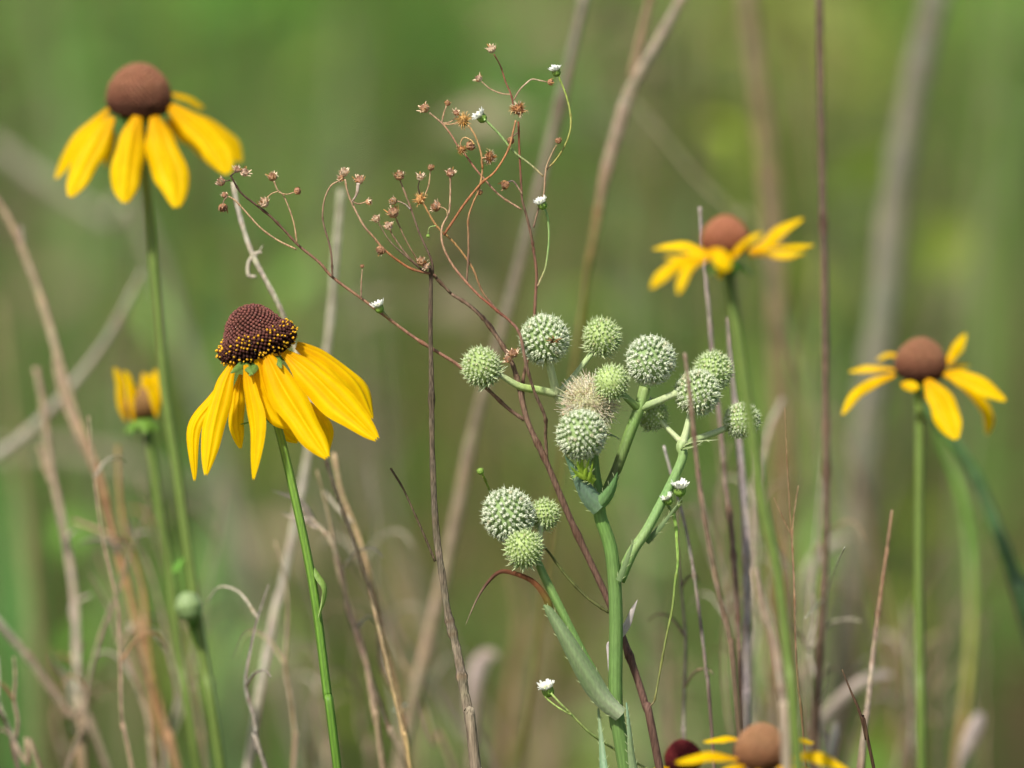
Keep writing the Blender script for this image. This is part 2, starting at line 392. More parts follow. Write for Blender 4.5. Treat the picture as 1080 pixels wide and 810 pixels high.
def sepals(parent, c, axis, r, n=9, col=None, spread=1.0, droop=.3, length=.7):
    A, a, b = star_frame(axis); mb = MB()
    col = col or lin((70, 118, 40))
    blob(mb, c-A*r*.25, A, r*.62, r*.28, col, 12, 5, .05)
    for i in range(n):
        th = 2*math.pi*i/n+R.uniform(-.2, .2); rd = a*math.cos(th)+b*math.sin(th)
        p0 = c+rd*r*.35-A*r*.25; p1 = c+rd*r*(.35+length*.6)*spread-A*r*.28; p2 = c+rd*r*(.35+length)*spread-A*r*(.28+droop)
        ribbon(mb, [p0, p1, p2], lambda t: r*.16*(1-t**2)+.00005, A, [col, jit(col, .2)], .2, 0, 4, 3)
    return mb.build('sepal', M_LEAF, parent)
def flower(name, label, stem_pts, d, base_r, group='yellow coneflowers', dz=None, top_r=None, cols=None, ridge=.10, sides=12):
    p = to_ground(path(stem_pts, d, dz)); root = thing(name, label, 'coneflower', (p[-1].x, p[-1].y, 0), group)
    mb = MB(); tube(mb, p, [(top_r or base_r)*px(d), base_r*px(d), base_r*px(d)*1.05, base_r*px(d)*1.15], cols or [G_DARK]+[G_STEM]*12, sides, 8, ridge, jc=.05)
    mb.build('stem', M_STEM, root); return root

# --- the large sharp one
def z2(x, y): return (180+x/3.683, 300+y/3.683)
d = 2.0
f2 = flower('coneflower', 'sharp drooping yellow coneflower with a dark maroon cone ringed in pollen',
            [(277, 392), (286, 425), (297, 465), (310, 520), (325, 590), (335, 650), (345, 730), (356, 812)], 2.0, 4.3, top_r=4.0, dz=[.0, 0, 0], cols=[lin((122, 156, 66)), lin((98, 138, 50)), lin((92, 130, 46))])
ax2 = (UP*.94-RT*.345-FWD*.10).normalized(); c2 = P(271, 361, 2.0); r2 = 41*px()
PROF2 = [(-.42, .0), (-.42, .42), (-.30, .78), (-.10, .98), (.10, 1.0), (.22, .90), (.33, .75), (.50, .67), (.68, .56), (.84, .40), (.93, .22), (.965, .0)]
disc(f2, c2, 2.0, ax2, r2, PROF2, 1150, lin((100, 62, 54)), lin((70, 40, 33)), lin((34, 19, 15)), .95, .75, .46, (.05, .66), name='disc')
sepals(f2, c2-ax2*r2*.35, ax2, r2*.8, 10, lin((88, 140, 50)), 1, .25, .55)
Fn = -FWD
pet2 = [ # zoom points, width px, depth offsets (m), normal, twist
 ([(490, 232), (600, 285), (715, 385), (785, 520)], 38, (.002, .006), Fn*.7+UP*.7+RT*.2, (0, .1)),
 ([(440, 262), (545, 345), (670, 470), (800, 600)], 37, (-.005, -.012), Fn*.85+UP*.5, (0, -.1)),
 ([(375, 275), (430, 390), (515, 530), (608, 672)], 36, (-.009, -.016), Fn+UP*.25, (0, .1)),
 ([(338, 290), (365, 400), (405, 490), (470, 560)], 26, (-.008, -.006), Fn+UP*.2-RT*.2, (.1, .2)),
 ([(290, 312), (312, 430), (330, 560), (320, 755)], 20, (-.009, -.012), Fn-RT*.5, (.2, -.2)),
 ([(245, 300), (205, 400), (165, 560), (138, 738)], 23, (-.004, -.010), Fn-RT*.2, (0, .3)),
 ([(238, 318), (170, 440), (90, 560), (92, 760)], 16, (.002, .000), Fn*.6-RT*.8, (.2, .9)),
 ([(275, 350), (262, 440), (258, 540), (272, 636)], 17, (.004, .003), Fn+RT*.4, (0, -.2)),
 ([(330, 370), (400, 460), (450, 560), (495, 612)], 20, (.006, .008), Fn+UP*.2, (0, .1)),
 ([(470, 420), (560, 500), (600, 570), (612, 650)], 20, (.008, .012), Fn*.8+UP*.5, (0, .1)),
]
for pts, wd, dz, Nn, tw in pet2:
    petal(f2, [z2(*q) for q in pts], wd, 2.0, dz, Nn.normalized(), tw)
for q in [[(290, 300), (262, 322), (232, 345)], [(330, 300), (322, 330), (305, 355)], [(400, 280), (418, 300), (430, 325)], [(285, 300), (300, 325), (318, 350)]]:
    mb = MB(); ribbon(mb, path([z2(*t_) for t_ in q], 2.0, [-.007, -.012]), lambda t: px()*4.6*(1-t*t*.9), Fn+UP*.3, [lin((96, 130, 56)), lin((120, 156, 76))], .5, .03, 6, 4); mb.build('sepal', M_LEAF, f2)
mb = MB()
ribbon(mb, path([(331, 598), (337, 606), (344, 618), (343, 634), (336, 652)], 2.0, [0, -.002]), lambda t: px()*5.2*math.sin(math.pi*min(.98, t*.9+.08))**.8, Fn*.6+RT*.9, [lin((118, 156, 66)), lin((138, 168, 84))], .9, .08, 8, 6, (-.2, 1.1))
mb.build('leaf', M_LEAF, f2)
mb = MB()
tube(mb, path([z2(395, 540), z2(360, 520), z2(310, 535), z2(262, 545)], 2.0, [0, .004]), [px()*1.6, px()*1.2, px()*.4], lin((92, 140, 50)), 6, 4)
mb.build('tendril', M_LEAF, f2)

# --- upper left
d = 2.085
f1 = flower('coneflower', 'tall coneflower at the upper left with a smooth brown dome over drooping yellow petals',
            [(149, 130), (153, 190), (158, 240), (166, 320), (175, 420), (187, 500), (204, 622), (216, 704), (233, 812)], d, 5.0, top_r=4.6)
def z1(x, y): return (x/3.857, 40+y/3.857)
ax1 = (UP+RT*.02-FWD*.05).normalized(); c1 = P(146.5, 107, d); r1 = 34*px(d)
disc(f1, c1, d, ax1, r1, DOME, 700, lin((150, 104, 78)), lin((118, 78, 58)), lin((80, 50, 38)), .95, .35)
sepals(f1, c1-ax1*r1*.3, ax1, r1*.8, 9, lin((70, 125, 40)), 1, .3, .55)
for pts, wd, dz, Nn, tw in [
 ([(440, 285), (370, 350), (290, 440), (225, 570)], 26, (.0, .004), Fn*.6+UP*.7-RT*.3, (0, 0)),
 ([(455, 320), (390, 420), (330, 540), (285, 645)], 28, (-.006, -.012), Fn+UP*.3-RT*.2, (0, 0)),
 ([(455, 370), (440, 430), (430, 525)], 14, (.006, .012), Fn, (0, 0)),
 ([(560, 318), (530, 430), (515, 560), (510, 670)], 33, (-.009, -.014), Fn, (0, .1)),
 ([(625, 318), (655, 430), (700, 560), (718, 688)], 37, (-.008, -.016), Fn+RT*.1, (0, -.1)),
 ([(690, 275), (790, 350), (880, 450), (930, 550)], 33, (-.003, -.008), Fn+UP*.5, (0, 0)),
 ([(720, 290), (840, 340), (930, 410), (985, 500)], 28, (.004, .008), Fn*.6+UP*.8, (0, 0)),
 ([(690, 225), (760, 240), (830, 280)], 18, (.008, .014), Fn*.5+UP*.8, (0, 0)),
 ([(680, 330), (730, 380), (800, 420), (870, 520)], 18, (.008, .014), Fn, (0, 0))]:
    petal(f1, [z1(*q) for q in pts], wd, d, dz, Nn.normalized(), tw)
# nodding unopened bud on the same stem
mb = MB(); bc = P(199, 640, d-.008)
blob(mb, bc, UP*.9-RT*.25, 14*px(d), 16*px(d), [lin((118, 150, 84)), lin((146, 172, 116)), lin((156, 178, 126))], 14, 9, .05)
for k in range(16):
    th = k*2.4; dd, a_, b_ = star_frame(UP*.9-RT*.25); rr = (a_*math.cos(th)+b_*math.sin(th))
    ribbon(mb, [bc-dd*13*px(d)+rr*5*px(d), bc+rr*14.5*px(d), bc+dd*12*px(d)+rr*8.5*px(d)], lambda t: px(d)*3.2*(1-t*t*.9), rr, [lin((124, 156, 88)), lin((164, 186, 132))], .2, 0, 4, 4)
tube(mb, [bc-dd*13*px(d), P(203, 660, d), P(209, 680, d), P(214, 690, d)], [6*px(d), 3.5*px(d), 2.5*px(d)], lin((95, 145, 60)), 8, 4)
mb.build('bud', M_LEAF, f1)
mb = MB()
ribbon(mb, path([(182, 604), (188, 596), (195, 587)], d-.002), lambda t: px(d)*4*math.sin(math.pi*min(.97, t+.04)), Fn+UP*.3, [lin((110, 165, 60))]*2, .3, 0, 6, 5)

# --- half open bud, left
d3 = 2.10
f3 = flower('coneflower', 'half opened coneflower with short upright yellow petals around a brown centre, at the left',
            [(155, 452), (158, 475), (163, 500), (170, 550), (179, 602), (184, 650), (190, 700), (209, 812)], d3, 4.6)
mb.build('leaf', M_LEAF, f3)
def z9(x, y): return (x/4.5, 370+y/4.5)
c3 = P(150, 431, d3); ax3 = (UP-RT*.10-FWD*.1).normalized(); r3 = 18*px(d3)
disc(f3, c3, d3, ax3, r3, DOME, 300, lin((160, 124, 78)), lin((140, 104, 62)), lin((108, 80, 44)), .9, .4)
sepals(f3, P(149, 442, d3-.002), ax3, r3*1.3, 13, lin((116, 156, 60)), 1.05, .30, .62)
for pts, wd, dz, Nn in [
 ([(590, 320), (565, 250), (558, 150), (538, 82)], 9.5, (.0, -.002), Fn-RT*.3), ([(625, 320), (618, 230), (605, 150), (585, 95)], 9, (-.004, -.006), Fn),
 ([(650, 310), (640, 220), (620, 150)], 8, (-.003, -.004), Fn), ([(680, 230), (690, 170), (680, 105)], 9.5, (.003, .004), Fn),
 ([(745, 300), (735, 220), (705, 160)], 9, (-.004, -.005), Fn+RT*.2), ([(770, 260), (755, 180), (735, 90)], 10, (.0, .002), Fn),
 ([(700, 230), (715, 150), (700, 115)], 8, (.006, .006), Fn)]:
    petal(f3, [z9(q[0]+(6 if q[0] < 660 else 0), q[1]+(14 if q[1] > 200 else -2)) for q in pts], wd, d3, dz, Nn.normalized(), arch=.5)

# --- right of centre, flat
d4 = 1.91
f4 = flower('coneflower', 'coneflower with flat spreading petals and reddish brown dome, right of the spiky heads',
            [(768, 280), (771, 310), (778, 350), (785, 400), (794, 460), (804, 530), (820, 605), (831, 694), (842, 812)], d4, 5.0, top_r=5.5)
def z6(x, y): return (660+x/4.909, 200+y/4.909)
c4 = P(765, 257, d4); ax4 = (UP+RT*.05-FWD*.05).normalized(); r4 = 25*px(d4)
disc(f4, c4, d4, ax4, r4, DOME, 620, lin((172, 114, 84)), lin((150, 94, 66)), lin((116, 70, 44)), .95, .35)
sepals(f4, P(769, 273, d4-.004), ax4, r4*1.15, 13, lin((72, 112, 40)), 1.1, .32, .55)
for pts, wd, dz, Nn in [
 ([(410, 305), (330, 310), (240, 290), (140, 305)], 12, (.0, .006), Fn*.5+UP), ([(440, 330), (360, 340), (290, 350), (200, 345)], 12, (-.004, -.004), Fn*.5+UP),
 ([(400, 350), (300, 370), (200, 430), (130, 510)], 14, (-.005, -.010), Fn+UP*.6), ([(420, 350), (350, 380), (300, 450), (272, 540)], 11, (-.008, -.014), Fn+UP*.6),
 ([(430, 320), (480, 330), (500, 380), (470, 400)], 19, (-.010, -.016), Fn+UP*.5), ([(540, 350), (590, 290), (640, 250), (705, 225)], 15, (-.006, -.012), Fn*.8+UP),
 ([(640, 325), (720, 280), (800, 210), (915, 150)], 14, (-.003, -.003), Fn+UP*.7), ([(645, 330), (740, 325), (830, 330), (925, 325)], 13, (-.004, -.008), Fn*.7+UP),
 ([(700, 290), (790, 290), (880, 290), (972, 285)], 10, (.006, .012), Fn*.6+UP), ([(470, 380), (485, 420), (492, 465)], 9, (.006, .010), Fn), ([(430, 300), (380, 300), (300, 275), (180, 285)], 9, (.008, .016), Fn*.6+UP), ([(450, 318), (400, 325), (350, 330), (310, 345)], 13, (-.006, -.006), Fn*.7+UP)]:
    petal(f4, [z6(*q) for q in pts], wd, d4, dz, Nn.normalized(), base=.6)

# --- far right
d5 = 2.085
f5 = flower('coneflower', 'coneflower at the right edge, one broad yellow petal hanging beside its straight stem',
            [(968, 400), (970, 450), (969, 583), (970, 700), (972, 812)], d5, 4.8, top_r=4.8)
def z7(x, y): return (860+x/4.764, 330+y/4.764)
c5 = P(971, 388, d5); ax5 = (UP+RT*.06-FWD*.12).normalized(); r5 = 27*px(d5)
disc(f5, c5, d5, ax5, r5, DOME, 620, lin((150, 106, 78)), lin((122, 80, 58)), lin((78, 48, 36)), .95, .35)
sepals(f5, c5-ax5*r5*.4, ax5, r5*.9, 9, lin((62, 112, 36)), 1, .2, .6)
for pts, wd, dz, Nn in [
 ([(420, 215), (360, 205), (310, 235)], 14, (.006, .012), Fn*.6+UP), ([(410, 285), (330, 275), (250, 275), (170, 295)], 12, (.0, .002), Fn*.7+UP),
 ([(400, 310), (310, 340), (210, 400), (135, 510)], 13, (-.005, -.010), Fn+UP*.6), ([(430, 355), (470, 365), (520, 375)], 12, (-.009, -.011), Fn+UP*.3),
 ([(560, 335), (610, 410), (665, 520), (712, 632)], 29, (-.008, -.016), Fn+UP*.25), ([(640, 300), (730, 320), (840, 365), (955, 440)], 22, (-.003, -.008), Fn+UP*.5),
 ([(665, 265), (690, 210), (725, 160), (755, 105)], 12, (.007, .014), Fn+UP*.2), ([(680, 265), (730, 265), (775, 262)], 7, (.008, .016), Fn+UP*.5),
 ([(740, 370), (820, 430), (870, 520), (862, 612)], 13, (.004, .008), Fn+UP*.3)]:
    petal(f5, [z7(*q) for q in pts], wd, d5, dz, Nn.normalized())

# --- bottom edge
d6 = 1.935
f6 = flower('coneflower', 'coneflower cut by the bottom edge, pale brown dome between wide yellow petals',
            [(803, 812), (802, 860), (800, 930)], d6, 5.0)
c6 = P(803, 796, d6); ax6 = (UP-FWD*.1).normalized(); r6 = 28*px(d6)
disc(f6, c6, d6, ax6, r6, DOME, 620, lin((160, 120, 86)), lin((138, 98, 68)), lin((106, 70, 46)), .95, .35)
sepals(f6, c6-ax6*r6*.5, ax6, r6*.9, 9, lin((62, 112, 36)), 1, .2, .6)
for pts, wd, dz, Nn in [
 ([(780, 780), (765, 778), (742, 782)], 14, (.008, .016), Fn*.5+UP), ([(778, 800), (750, 796), (713, 804)], 17, (-.003, -.008), Fn*.7+UP),
 ([(785, 808), (770, 815), (745, 835)], 16, (-.008, -.014), Fn+UP*.4), ([(800, 812), (798, 830), (795, 860)], 18, (-.009, -.014), Fn),
 ([(825, 790), (840, 779), (858, 783)], 14, (.008, .016), Fn*.5+UP), ([(828, 800), (860, 796), (895, 812)], 18, (-.003, -.008), Fn*.7+UP), ([(820, 810), (845, 815), (870, 838)], 16, (-.007, -.012), Fn+UP*.4)]:
    petal(f6, pts, wd, d6, dz, Nn.normalized())
d7 = 2.0
f7 = flower('coneflower', 'dark wine red coneflower dome at the bottom edge with only petal tips showing', [(722, 812), (722, 850), (723, 930)], d7+.03, 5.0)
c7 = P(721, 803, d7+.045); ax7 = (UP-RT*.15-FWD*.05).normalized(); r7 = 20*px(d7)
disc(f7, c7, d7, ax7, r7, DOME, 320, lin((112, 40, 40)), lin((88, 28, 30)), lin((50, 16, 18)), .9, .4)
sepals(f7, c7-ax7*r7*.5, ax7, r7*.9, 9, lin((62, 112, 36)), 1, .2, .6)
for pts in [[(706, 810), (695, 814), (680, 832)], [(714, 812), (708, 830), (702, 850)], [(736, 812), (744, 822), (752, 840)], [(722, 815), (723, 835), (722, 855)]]:
    petal(f7, pts, 13, d7+.04, (-.003, -.006), (Fn+UP*.5).normalized())

# ================================================================== RATTLESNAKE MASTER
E_ST = lin((142, 168, 104)); E_PALE = lin((186, 200, 150)); E_GR = lin((104, 142, 72)); E_BLUE = lin((118, 148, 120))
def z4(x, y): return (470+x/3.086, 310+y/3.086)
def z5(x, y): return (400+x/2.453, 480+y/2.453)
mp_ = to_ground(path([z4(500, 668), z5(572, 160), z5(600, 250), z5(612, 400), z5(611, 600), z5(616, 700), z5(637, 812)], 2.0, [0, .003]))
rm = thing('rattlesnake_master', 'branching green plant with pale spiky ball heads and bluish spiny leaves in the middle', 'wildflower', (mp_[-1].x, mp_[-1].y, 0))
mb = MB(); tube(mb, mp_, [6.5*px(), 7*px(), 7.5*px(), 8*px(), 8*px()], [lin((128, 162, 84)), lin((108, 146, 72))]+[lin((106, 138, 74))]*8, 22, 8, .045)
mb.build('stem', M_STEM, rm)
def branch(pts, r, cols, dz=None, name='branch', sides=10, parent=None, mat=None):
    mb = MB(); tube(mb, path(pts, 2.0, dz), [q*px() for q in r] if isinstance(r, (list, tuple)) else r*px(), cols, sides, 6, .05 if sides > 8 else 0)
    return mb.build(name, mat or M_STEM, parent or rm)
branch([z4(512, 672), z4(535, 620), z4(562, 555), z4(600, 450), z4(630, 370), z4(648, 305)], [6.5, 5.5, 6, 6], [lin((112, 146, 76)), lin((92, 104, 58)), lin((120, 152, 80)), lin((146, 170, 102))], [0, .0, .002])
branch([z4(505, 670), z4(492, 600), z4(485, 530), z4(478, 470)], [5.5, 4.2, 4], [E_GR, lin((122, 150, 86))], [0, -.001, -.004])
branch([z4(492, 590), z4(455, 500), z4(400, 400), z4(362, 325)], [4, 4, 4.6], [E_GR, E_ST, E_PALE], [.001, .012, .008])
branch([z4(362, 328), z4(348, 270), z4(332, 200)], [5, 4.2, 4.2], [E_PALE, lin((196, 212, 160))], [.008, .004])
branch([z4(362, 325), z4(300, 312), z4(240, 300), z4(175, 262)], [4.6, 4.2, 3], [E_PALE, lin((170, 196, 110)), E_PALE], [.008, .002])
branch([z4(365, 330), z4(420, 265), z4(478, 190)], [4.2, 3.2, 3], [E_PALE, lin((180, 202, 140))], [.008, .010])
branch([z4(628, 372), z4(605, 352), z4(570, 320)], [5, 4, 3], [lin((130, 158, 80)), E_ST], [.001, -.003])
branch([z4(635, 372), z4(690, 350), z4(740, 328), z4(800, 300)], [4.5, 4, 4], [E_ST, E_PALE, E_PALE], [.001, .004])
branch([z5(620, 325), z5(655, 250), z5(700, 180), z5(780, 20), z4(765, 500), z4(775, 480)], [6.5, 5.5, 5, 5, 5.5], [E_GR, E_ST, lin((128, 166, 100)), E_ST, E_PALE], [.002, .006])
branch([z4(773, 485), z4(785, 440), z4(800, 370)], [5, 3.6, 3.2], [E_PALE, lin((198, 214, 160))], [.006, .006])
branch([z4(770, 485), z4(740, 455), z4(690, 405)], [3.5, 2.8, 2.4], [E_PALE, lin((198, 214, 160))], [.006, .008])
branch([z4(775, 485), z4(830, 468), z4(910, 438)], [4.2, 3.6, 3.2], [E_ST, E_PALE], [.006, .010])
branch([z5(612, 668), z5(570, 590), z5(520, 500), z5(470, 400), z5(430, 320), z5(410, 275)], [5, 5, 4.6, 4.6, 4], [E_GR, lin((112, 146, 78)), lin((126, 156, 86))], [.002, .0, .0])
branch([z5(412, 285), z5(385, 240), z5(350, 190)], [3.6, 3], [E_PALE, E_PALE], [0, .002])
branch([z5(412, 270), z5(415, 220), z5(420, 170)], [3, 2.6], [E_PALE, E_PALE], [0, .006])

def ball(cx, cy, rpx, dz=0., young=.0, n=None, tilt=(0, 0), label=None):
    c = P(cx, cy, 2.0+dz); r = rpx*px(); mb = MB(); n = n or int(235*min(1, .5+.5*rpx/27))
    gr = lin((142, 168, 108)); yg = lin((176, 198, 120)); core = mixc(gr, yg, young)
    axis = (UP+RT*tilt[0]-FWD*tilt[1]).normalized(); A, a, b = star_frame(axis); rc = r*.86
    blob(mb, c, axis, rc, rc*.98, core, 20, 12, .0)
    sp = math.sqrt(4*math.pi/n*1.12)*rc
    lump = [(V((R.gauss(0, 1), R.gauss(0, 1), R.gauss(0, 1))).normalized(), R.uniform(-.07, .06)) for _ in range(5)]
    tipc = mixc(lin((232, 237, 214)), lin((216, 229, 178)), young)
    for i in range(n):
        z = 1-2*(i+.5)/n; th = i*2.39996323; s = math.sqrt(1-z*z)
        nr = (A*z+(a*math.cos(th)+b*math.sin(th))*s+V((R.gauss(0, .035), R.gauss(0, .035), R.gauss(0, .035)))).normalized()
        hsc = 1; up = (A-nr*A.dot(nr)); up = up.normalized() if up.length > .05 else a
        side = nr.cross(up); pos = c+nr*(rc*(1+sum(h_*max(0, nr.dot(l_))**2 for l_, h_ in lump)))+A*(z*rc*.03); dirn = (nr+up*.22).normalized()
        # floret: plump base with a crown of five sepal teeth
        hb = r*(.115 if young < .5 else .06)*R.uniform(.6, 1.35); fade = R.random(); rb = sp*(.38 if young < .5 else .30)
        tipc_ = tipc
        tipc = mixc(tipc_, core, .35) if fade < .15 else mixc(tipc_, lin((200, 176, 130)), .4) if fade > .95 else tipc_
        tube(mb, [pos-nr*r*.05, pos+dirn*hb*.5, pos+dirn*hb], [rb*.75, rb, rb*.62], [core, mixc(core, tipc, .55), tipc], 6, raw=True, jc=.06)
        cc = pos+dirn*hb*.9
        for k in range(5):
            an = k*1.2566+i; o = side*math.cos(an)+up*math.sin(an)
            spike(mb, cc+o*rb*.35, cc+o*rb*(.95+R.uniform(-.1, .15))+dirn*r*.045, rb*.30, mixc(core, tipc, .75), tipc, 4)
        # bract: sharp spine under the floret
        ln = r*(.17+.10*young)*R.uniform(.7, 1.3)
        st = pos-up*sp*.42
        spike(mb, st, st+(nr+up*.15).normalized()*(hb+ln*.85), sp*.10+sp*.05*young, mixc(core, (core[0]*.8, core[1]*.95, core[2]*.7), .6), mixc(tipc, yg, .25), 4)
        tipc = tipc_
    if young > .5:
        for i in range(10):
            th = i*.628; o = a*math.cos(th)+b*math.sin(th)
            spike(mb, c-A*r*.8+o*r*.3, c-A*r*.85+o*r*1.02, r*.06, yg, tipc)
    return mb.build('flower_head', M_HEAD, rm, smooth=False, label=label)
for (x, y, r, dz, yo, tl) in [(507.5, 386.5, 21.5, .002, .6, (-.9, .2)), (574.5, 358, 26.5, .003, .15, (-.1, .3)), (634.5, 355, 20.5, .010, .75, (.3, .3)),
        (645, 402.5, 19, -.004, .8, (.0, .5)), (686, 380.5, 26.5, .002, .0, (.1, .3)), (613, 458.5, 26.5, -.008, .1, (-.1, .4)),
        (752, 391, 21.5, .010, .55, (.6, .2)), (735, 414, 24.5, .004, .2, (.2, .3)), (688, 437, 17.5, .010, .6, (-.3, .2)), (782.5, 443, 19.5, .011, .4, (.6, .1)),
        (535.5, 543.5, 27, .000, .0, (-.3, .3)), (575, 542.5, 16.5, .008, .75, (.5, .3)), (552, 578.5, 20.5, -.005, .85, (-.1, .6))]:
    ball(x, y, r, dz, yo, None, tl)
# the faded head in full fluffy bloom
mb = MB(); c = P(622, 426, 2.001); r = 27*px(); blob(mb, c, UP, r*.8, r*.8, lin((190, 190, 144)), 18, 10, .06)
for i in range(1500):
    nr = V((R.gauss(0, 1), R.gauss(0, 1), R.gauss(0, 1))).normalized(); p0 = c+nr*r*.76
    k = V((R.gauss(0, 1), R.gauss(0, 1), R.gauss(0, 1)))*r*.10; L_ = r*R.uniform(.14, .42)
    tube(mb, [p0, p0+nr*L_*.55+k*.6, p0+nr*L_+k*1.7], [r*.016, r*.010, r*.006], jit(R.choice([lin((232, 228, 196)), lin((210, 210, 164)), lin((226, 206, 184)), lin((242, 240, 220))]), .1), 3, raw=True)
for i in range(240):
    nr = V((R.gauss(0, 1), R.gauss(0, 1), R.gauss(0, 1))).normalized(); q = c+nr*r*R.uniform(.95, 1.2)
    blob(mb, q, nr, r*.028, r*.04, jit(lin((222, 204, 172)), .15), 5, 3)
mb.build('flower_head', M_HEAD, rm, smooth=False, label='faded head covered in fluffy beige stamens')
# a brown withered spot on the second head, a little curled remnant beside it
mb = MB(); q = P(585, 360, 1.994)
for i in range(14):
    o = V((R.gauss(0, 1), R.gauss(0, .5), R.gauss(0, 1)))*px()*3
    spike(mb, q+o*.3, q+o*1.3, px()*1.0, lin((96, 74, 44)), lin((170, 136, 88)))
mb.build('withered_floret', M_SEED, rm)
# leaves
def leaf(pts, hw, N, cols, dz=None, spines=0, arch=.5, tw=(0, 0), prof=None, mat=None, parent=None, d=2.0, name='leaf', label=None):
    mb = MB(); prof = prof or (lambda t: (1-t**1.8)*.97+.03)
    ribbon(mb, path(pts, d, dz), lambda t: hw*px(d)*prof(t), N, cols, arch, .03, 10, 7, tw, 0, .03, spines)
    return mb.build(name, mat or M_LEAF, parent or rm, label=label)
B0 = lin((178, 196, 152)); B1 = lin((134, 158, 108)); B2 = lin((122, 150, 96))
leaf([z5(628, 672), z5(580, 628), z5(530, 555), z5(480, 470), z5(440, 405), z5(425, 388)], 11.5, Fn+UP*.2, [B0, B1, B1, B2], [-.004, -.006, -.004], 7, 1.0, (0, .2), lambda t: (.70+1.0*t if t < .3 else 1-((t-.3)/.7)**1.15*.86))
leaf([z5(445, 412), z5(432, 365), z5(400, 325), z5(355, 305), z5(315, 300), z5(285, 325), z5(255, 370), z5(222, 442)], 4.2, Fn*.6+UP, [lin((110, 120, 50)), lin((134, 88, 54)), lin((118, 76, 52)), lin((96, 70, 56)), lin((170, 152, 124))], [-.003, -.006], 0, .8, (.2, 1.0), lambda t: (1-t)**.7, M_DRYLEAF, label='narrow withered brown leaf tip')
leaf([z4(508, 695), z4(470, 660), z4(432, 600), z4(388, 525)], 11, Fn+RT*.2, [lin((140, 175, 130)), E_BLUE, lin((112, 152, 112))], [-.004, -.008], 5, .6, (0, .3), lambda t: (1-t*t)*.95+.03)
leaf([z4(505, 692), z4(530, 660), z4(548, 625), z4(560, 580)], 8, Fn*.8+RT*.5, [lin((120, 160, 96)), lin((104, 150, 84))], [-.004, -.006], 4, .6, (0, .2), lambda t: (1-t*t)*.95+.03)
leaf([z5(640, 640), z5(648, 710), z5(655, 780), z5(668, 850)][::-1], 6, Fn+RT*.5, [B1, B1, lin((140, 178, 140))], [-.004, -.003], 9, .5, (0, 0), lambda t: (1-t*.85))
leaf([z5(580, 850), z5(574, 760), z5(566, 655)], 6, Fn-RT*.5, [lin((130, 170, 130)), B1], [-.004, .004], 6, .5, (0, 0), lambda t: (1-t*.8))
leaf([z5(618, 325), z5(640, 270), z5(660, 215)], 3.6, Fn-RT*.4, [B2, B1], [-.002, -.004], 4, .5)
leaf([z5(690, 225), z5(735, 175), z5(785, 110)], 3.4, Fn+UP*.5, [B2, B1], [.006, .0], 5, .5)
leaf([z4(765, 500), z4(800, 480), z4(890, 474)], 3, Fn*.4+UP, [E_ST, E_PALE], [.004, .0], 3, .5)
leaf([z4(775, 500), z4(815, 492), z4(850, 470)], 3, Fn*.4+UP, [E_ST, E_PALE], [.003, -.004], 3, .5)
leaf([z4(480, 470), z4(530, 455), z4(575, 475)], 3.2, Fn*.4+UP, [E_GR, E_BLUE], [.002, .004], 3, .5)
leaf([z4(485, 600), z4(440, 585), z4(412, 600)], 3, Fn, [lin((170, 200, 70)), lin((150, 190, 60))], [-.006, -.009], 3, .4)
for q, tt in [((440, 575), (425, 530)), ((455, 590), (470, 530)), ((445, 570), (448, 515)), ((470, 600), (480, 545)), ((435, 590), (405, 560))]:
    leaf([z4(485, 610), z4(*q), z4(*tt)], 3.4, Fn, [lin((170, 200, 70)), lin((150, 190, 60))], [-.006, -.010], 2, .4)
leaf([z5(600, 560), z5(596, 520), z5(592, 490), z5(600, 480)], 3, Fn, [lin((214, 208, 200))]*2, [.004, .004], 0, .4, mat=M_DRYLEAF)
leaf([z5(618, 470), z5(640, 440), z5(655, 400), z5(668, 374)], 4.5, Fn, [lin((200, 192, 180)), lin((228, 222, 212))], [.006, .004], 0, .4, (0, .5), mat=M_DRYLEAF, label='torn papery white leaf scrap')

# ================================================================== DRIED BRANCHING WEED
def z3(x, y): return (220+x/2.7, 30+y/2.7)
def zf(x, y): return (440+x/4.5, 30+y/4.5)
def z8(x, y): return (220+x/6.75, 160+y/6.75)
RB = lin((122, 100, 82)); RBL = lin((174, 144, 114)); TAN = lin((188, 156, 118)); DK = lin((74, 54, 48)); GRN = lin((150, 172, 104)); RED = lin((136, 100, 82))
wm = to_ground(path([(476, 310), (496, 323), (515, 342), (536, 375), (545, 398), (556, 443), (577, 489), (604, 553), (640.5, 631), (661, 684), (681, 745), (696, 812)], 2.0, [.006, .006, .004, .010, .008]))
wd_ = thing('dried_weed', 'thin red brown weed with tiny dry seed heads and a few white flowers', 'wildflower', (wm[-1].x, wm[-1].y, 0))
mb = MB(); tube(mb, wm, [1.7*px(), 2.4*px(), 3.3*px(), 4*px(), 4.4*px(), 5*px()], [RB, RB, lin((108, 82, 70)), lin((102, 77, 66)), lin((94, 71, 60))], 8, 7, nodes=14, wob=.05); mb.build('stem', M_TWIG, wd_)
def tw(pts, r=(1.3, .8), cols=(RB, RBL), dz=(.004, .004), name='branch', nodes=2, parent=None):
    mb = MB(); tube(mb, path(pts, 2.0, list(dz)), [q*px() for q in r], list(cols), 6, 6, nodes=nodes, wob=.09, jc=.12); return mb.build(name, M_TWIG, parent or wd_)
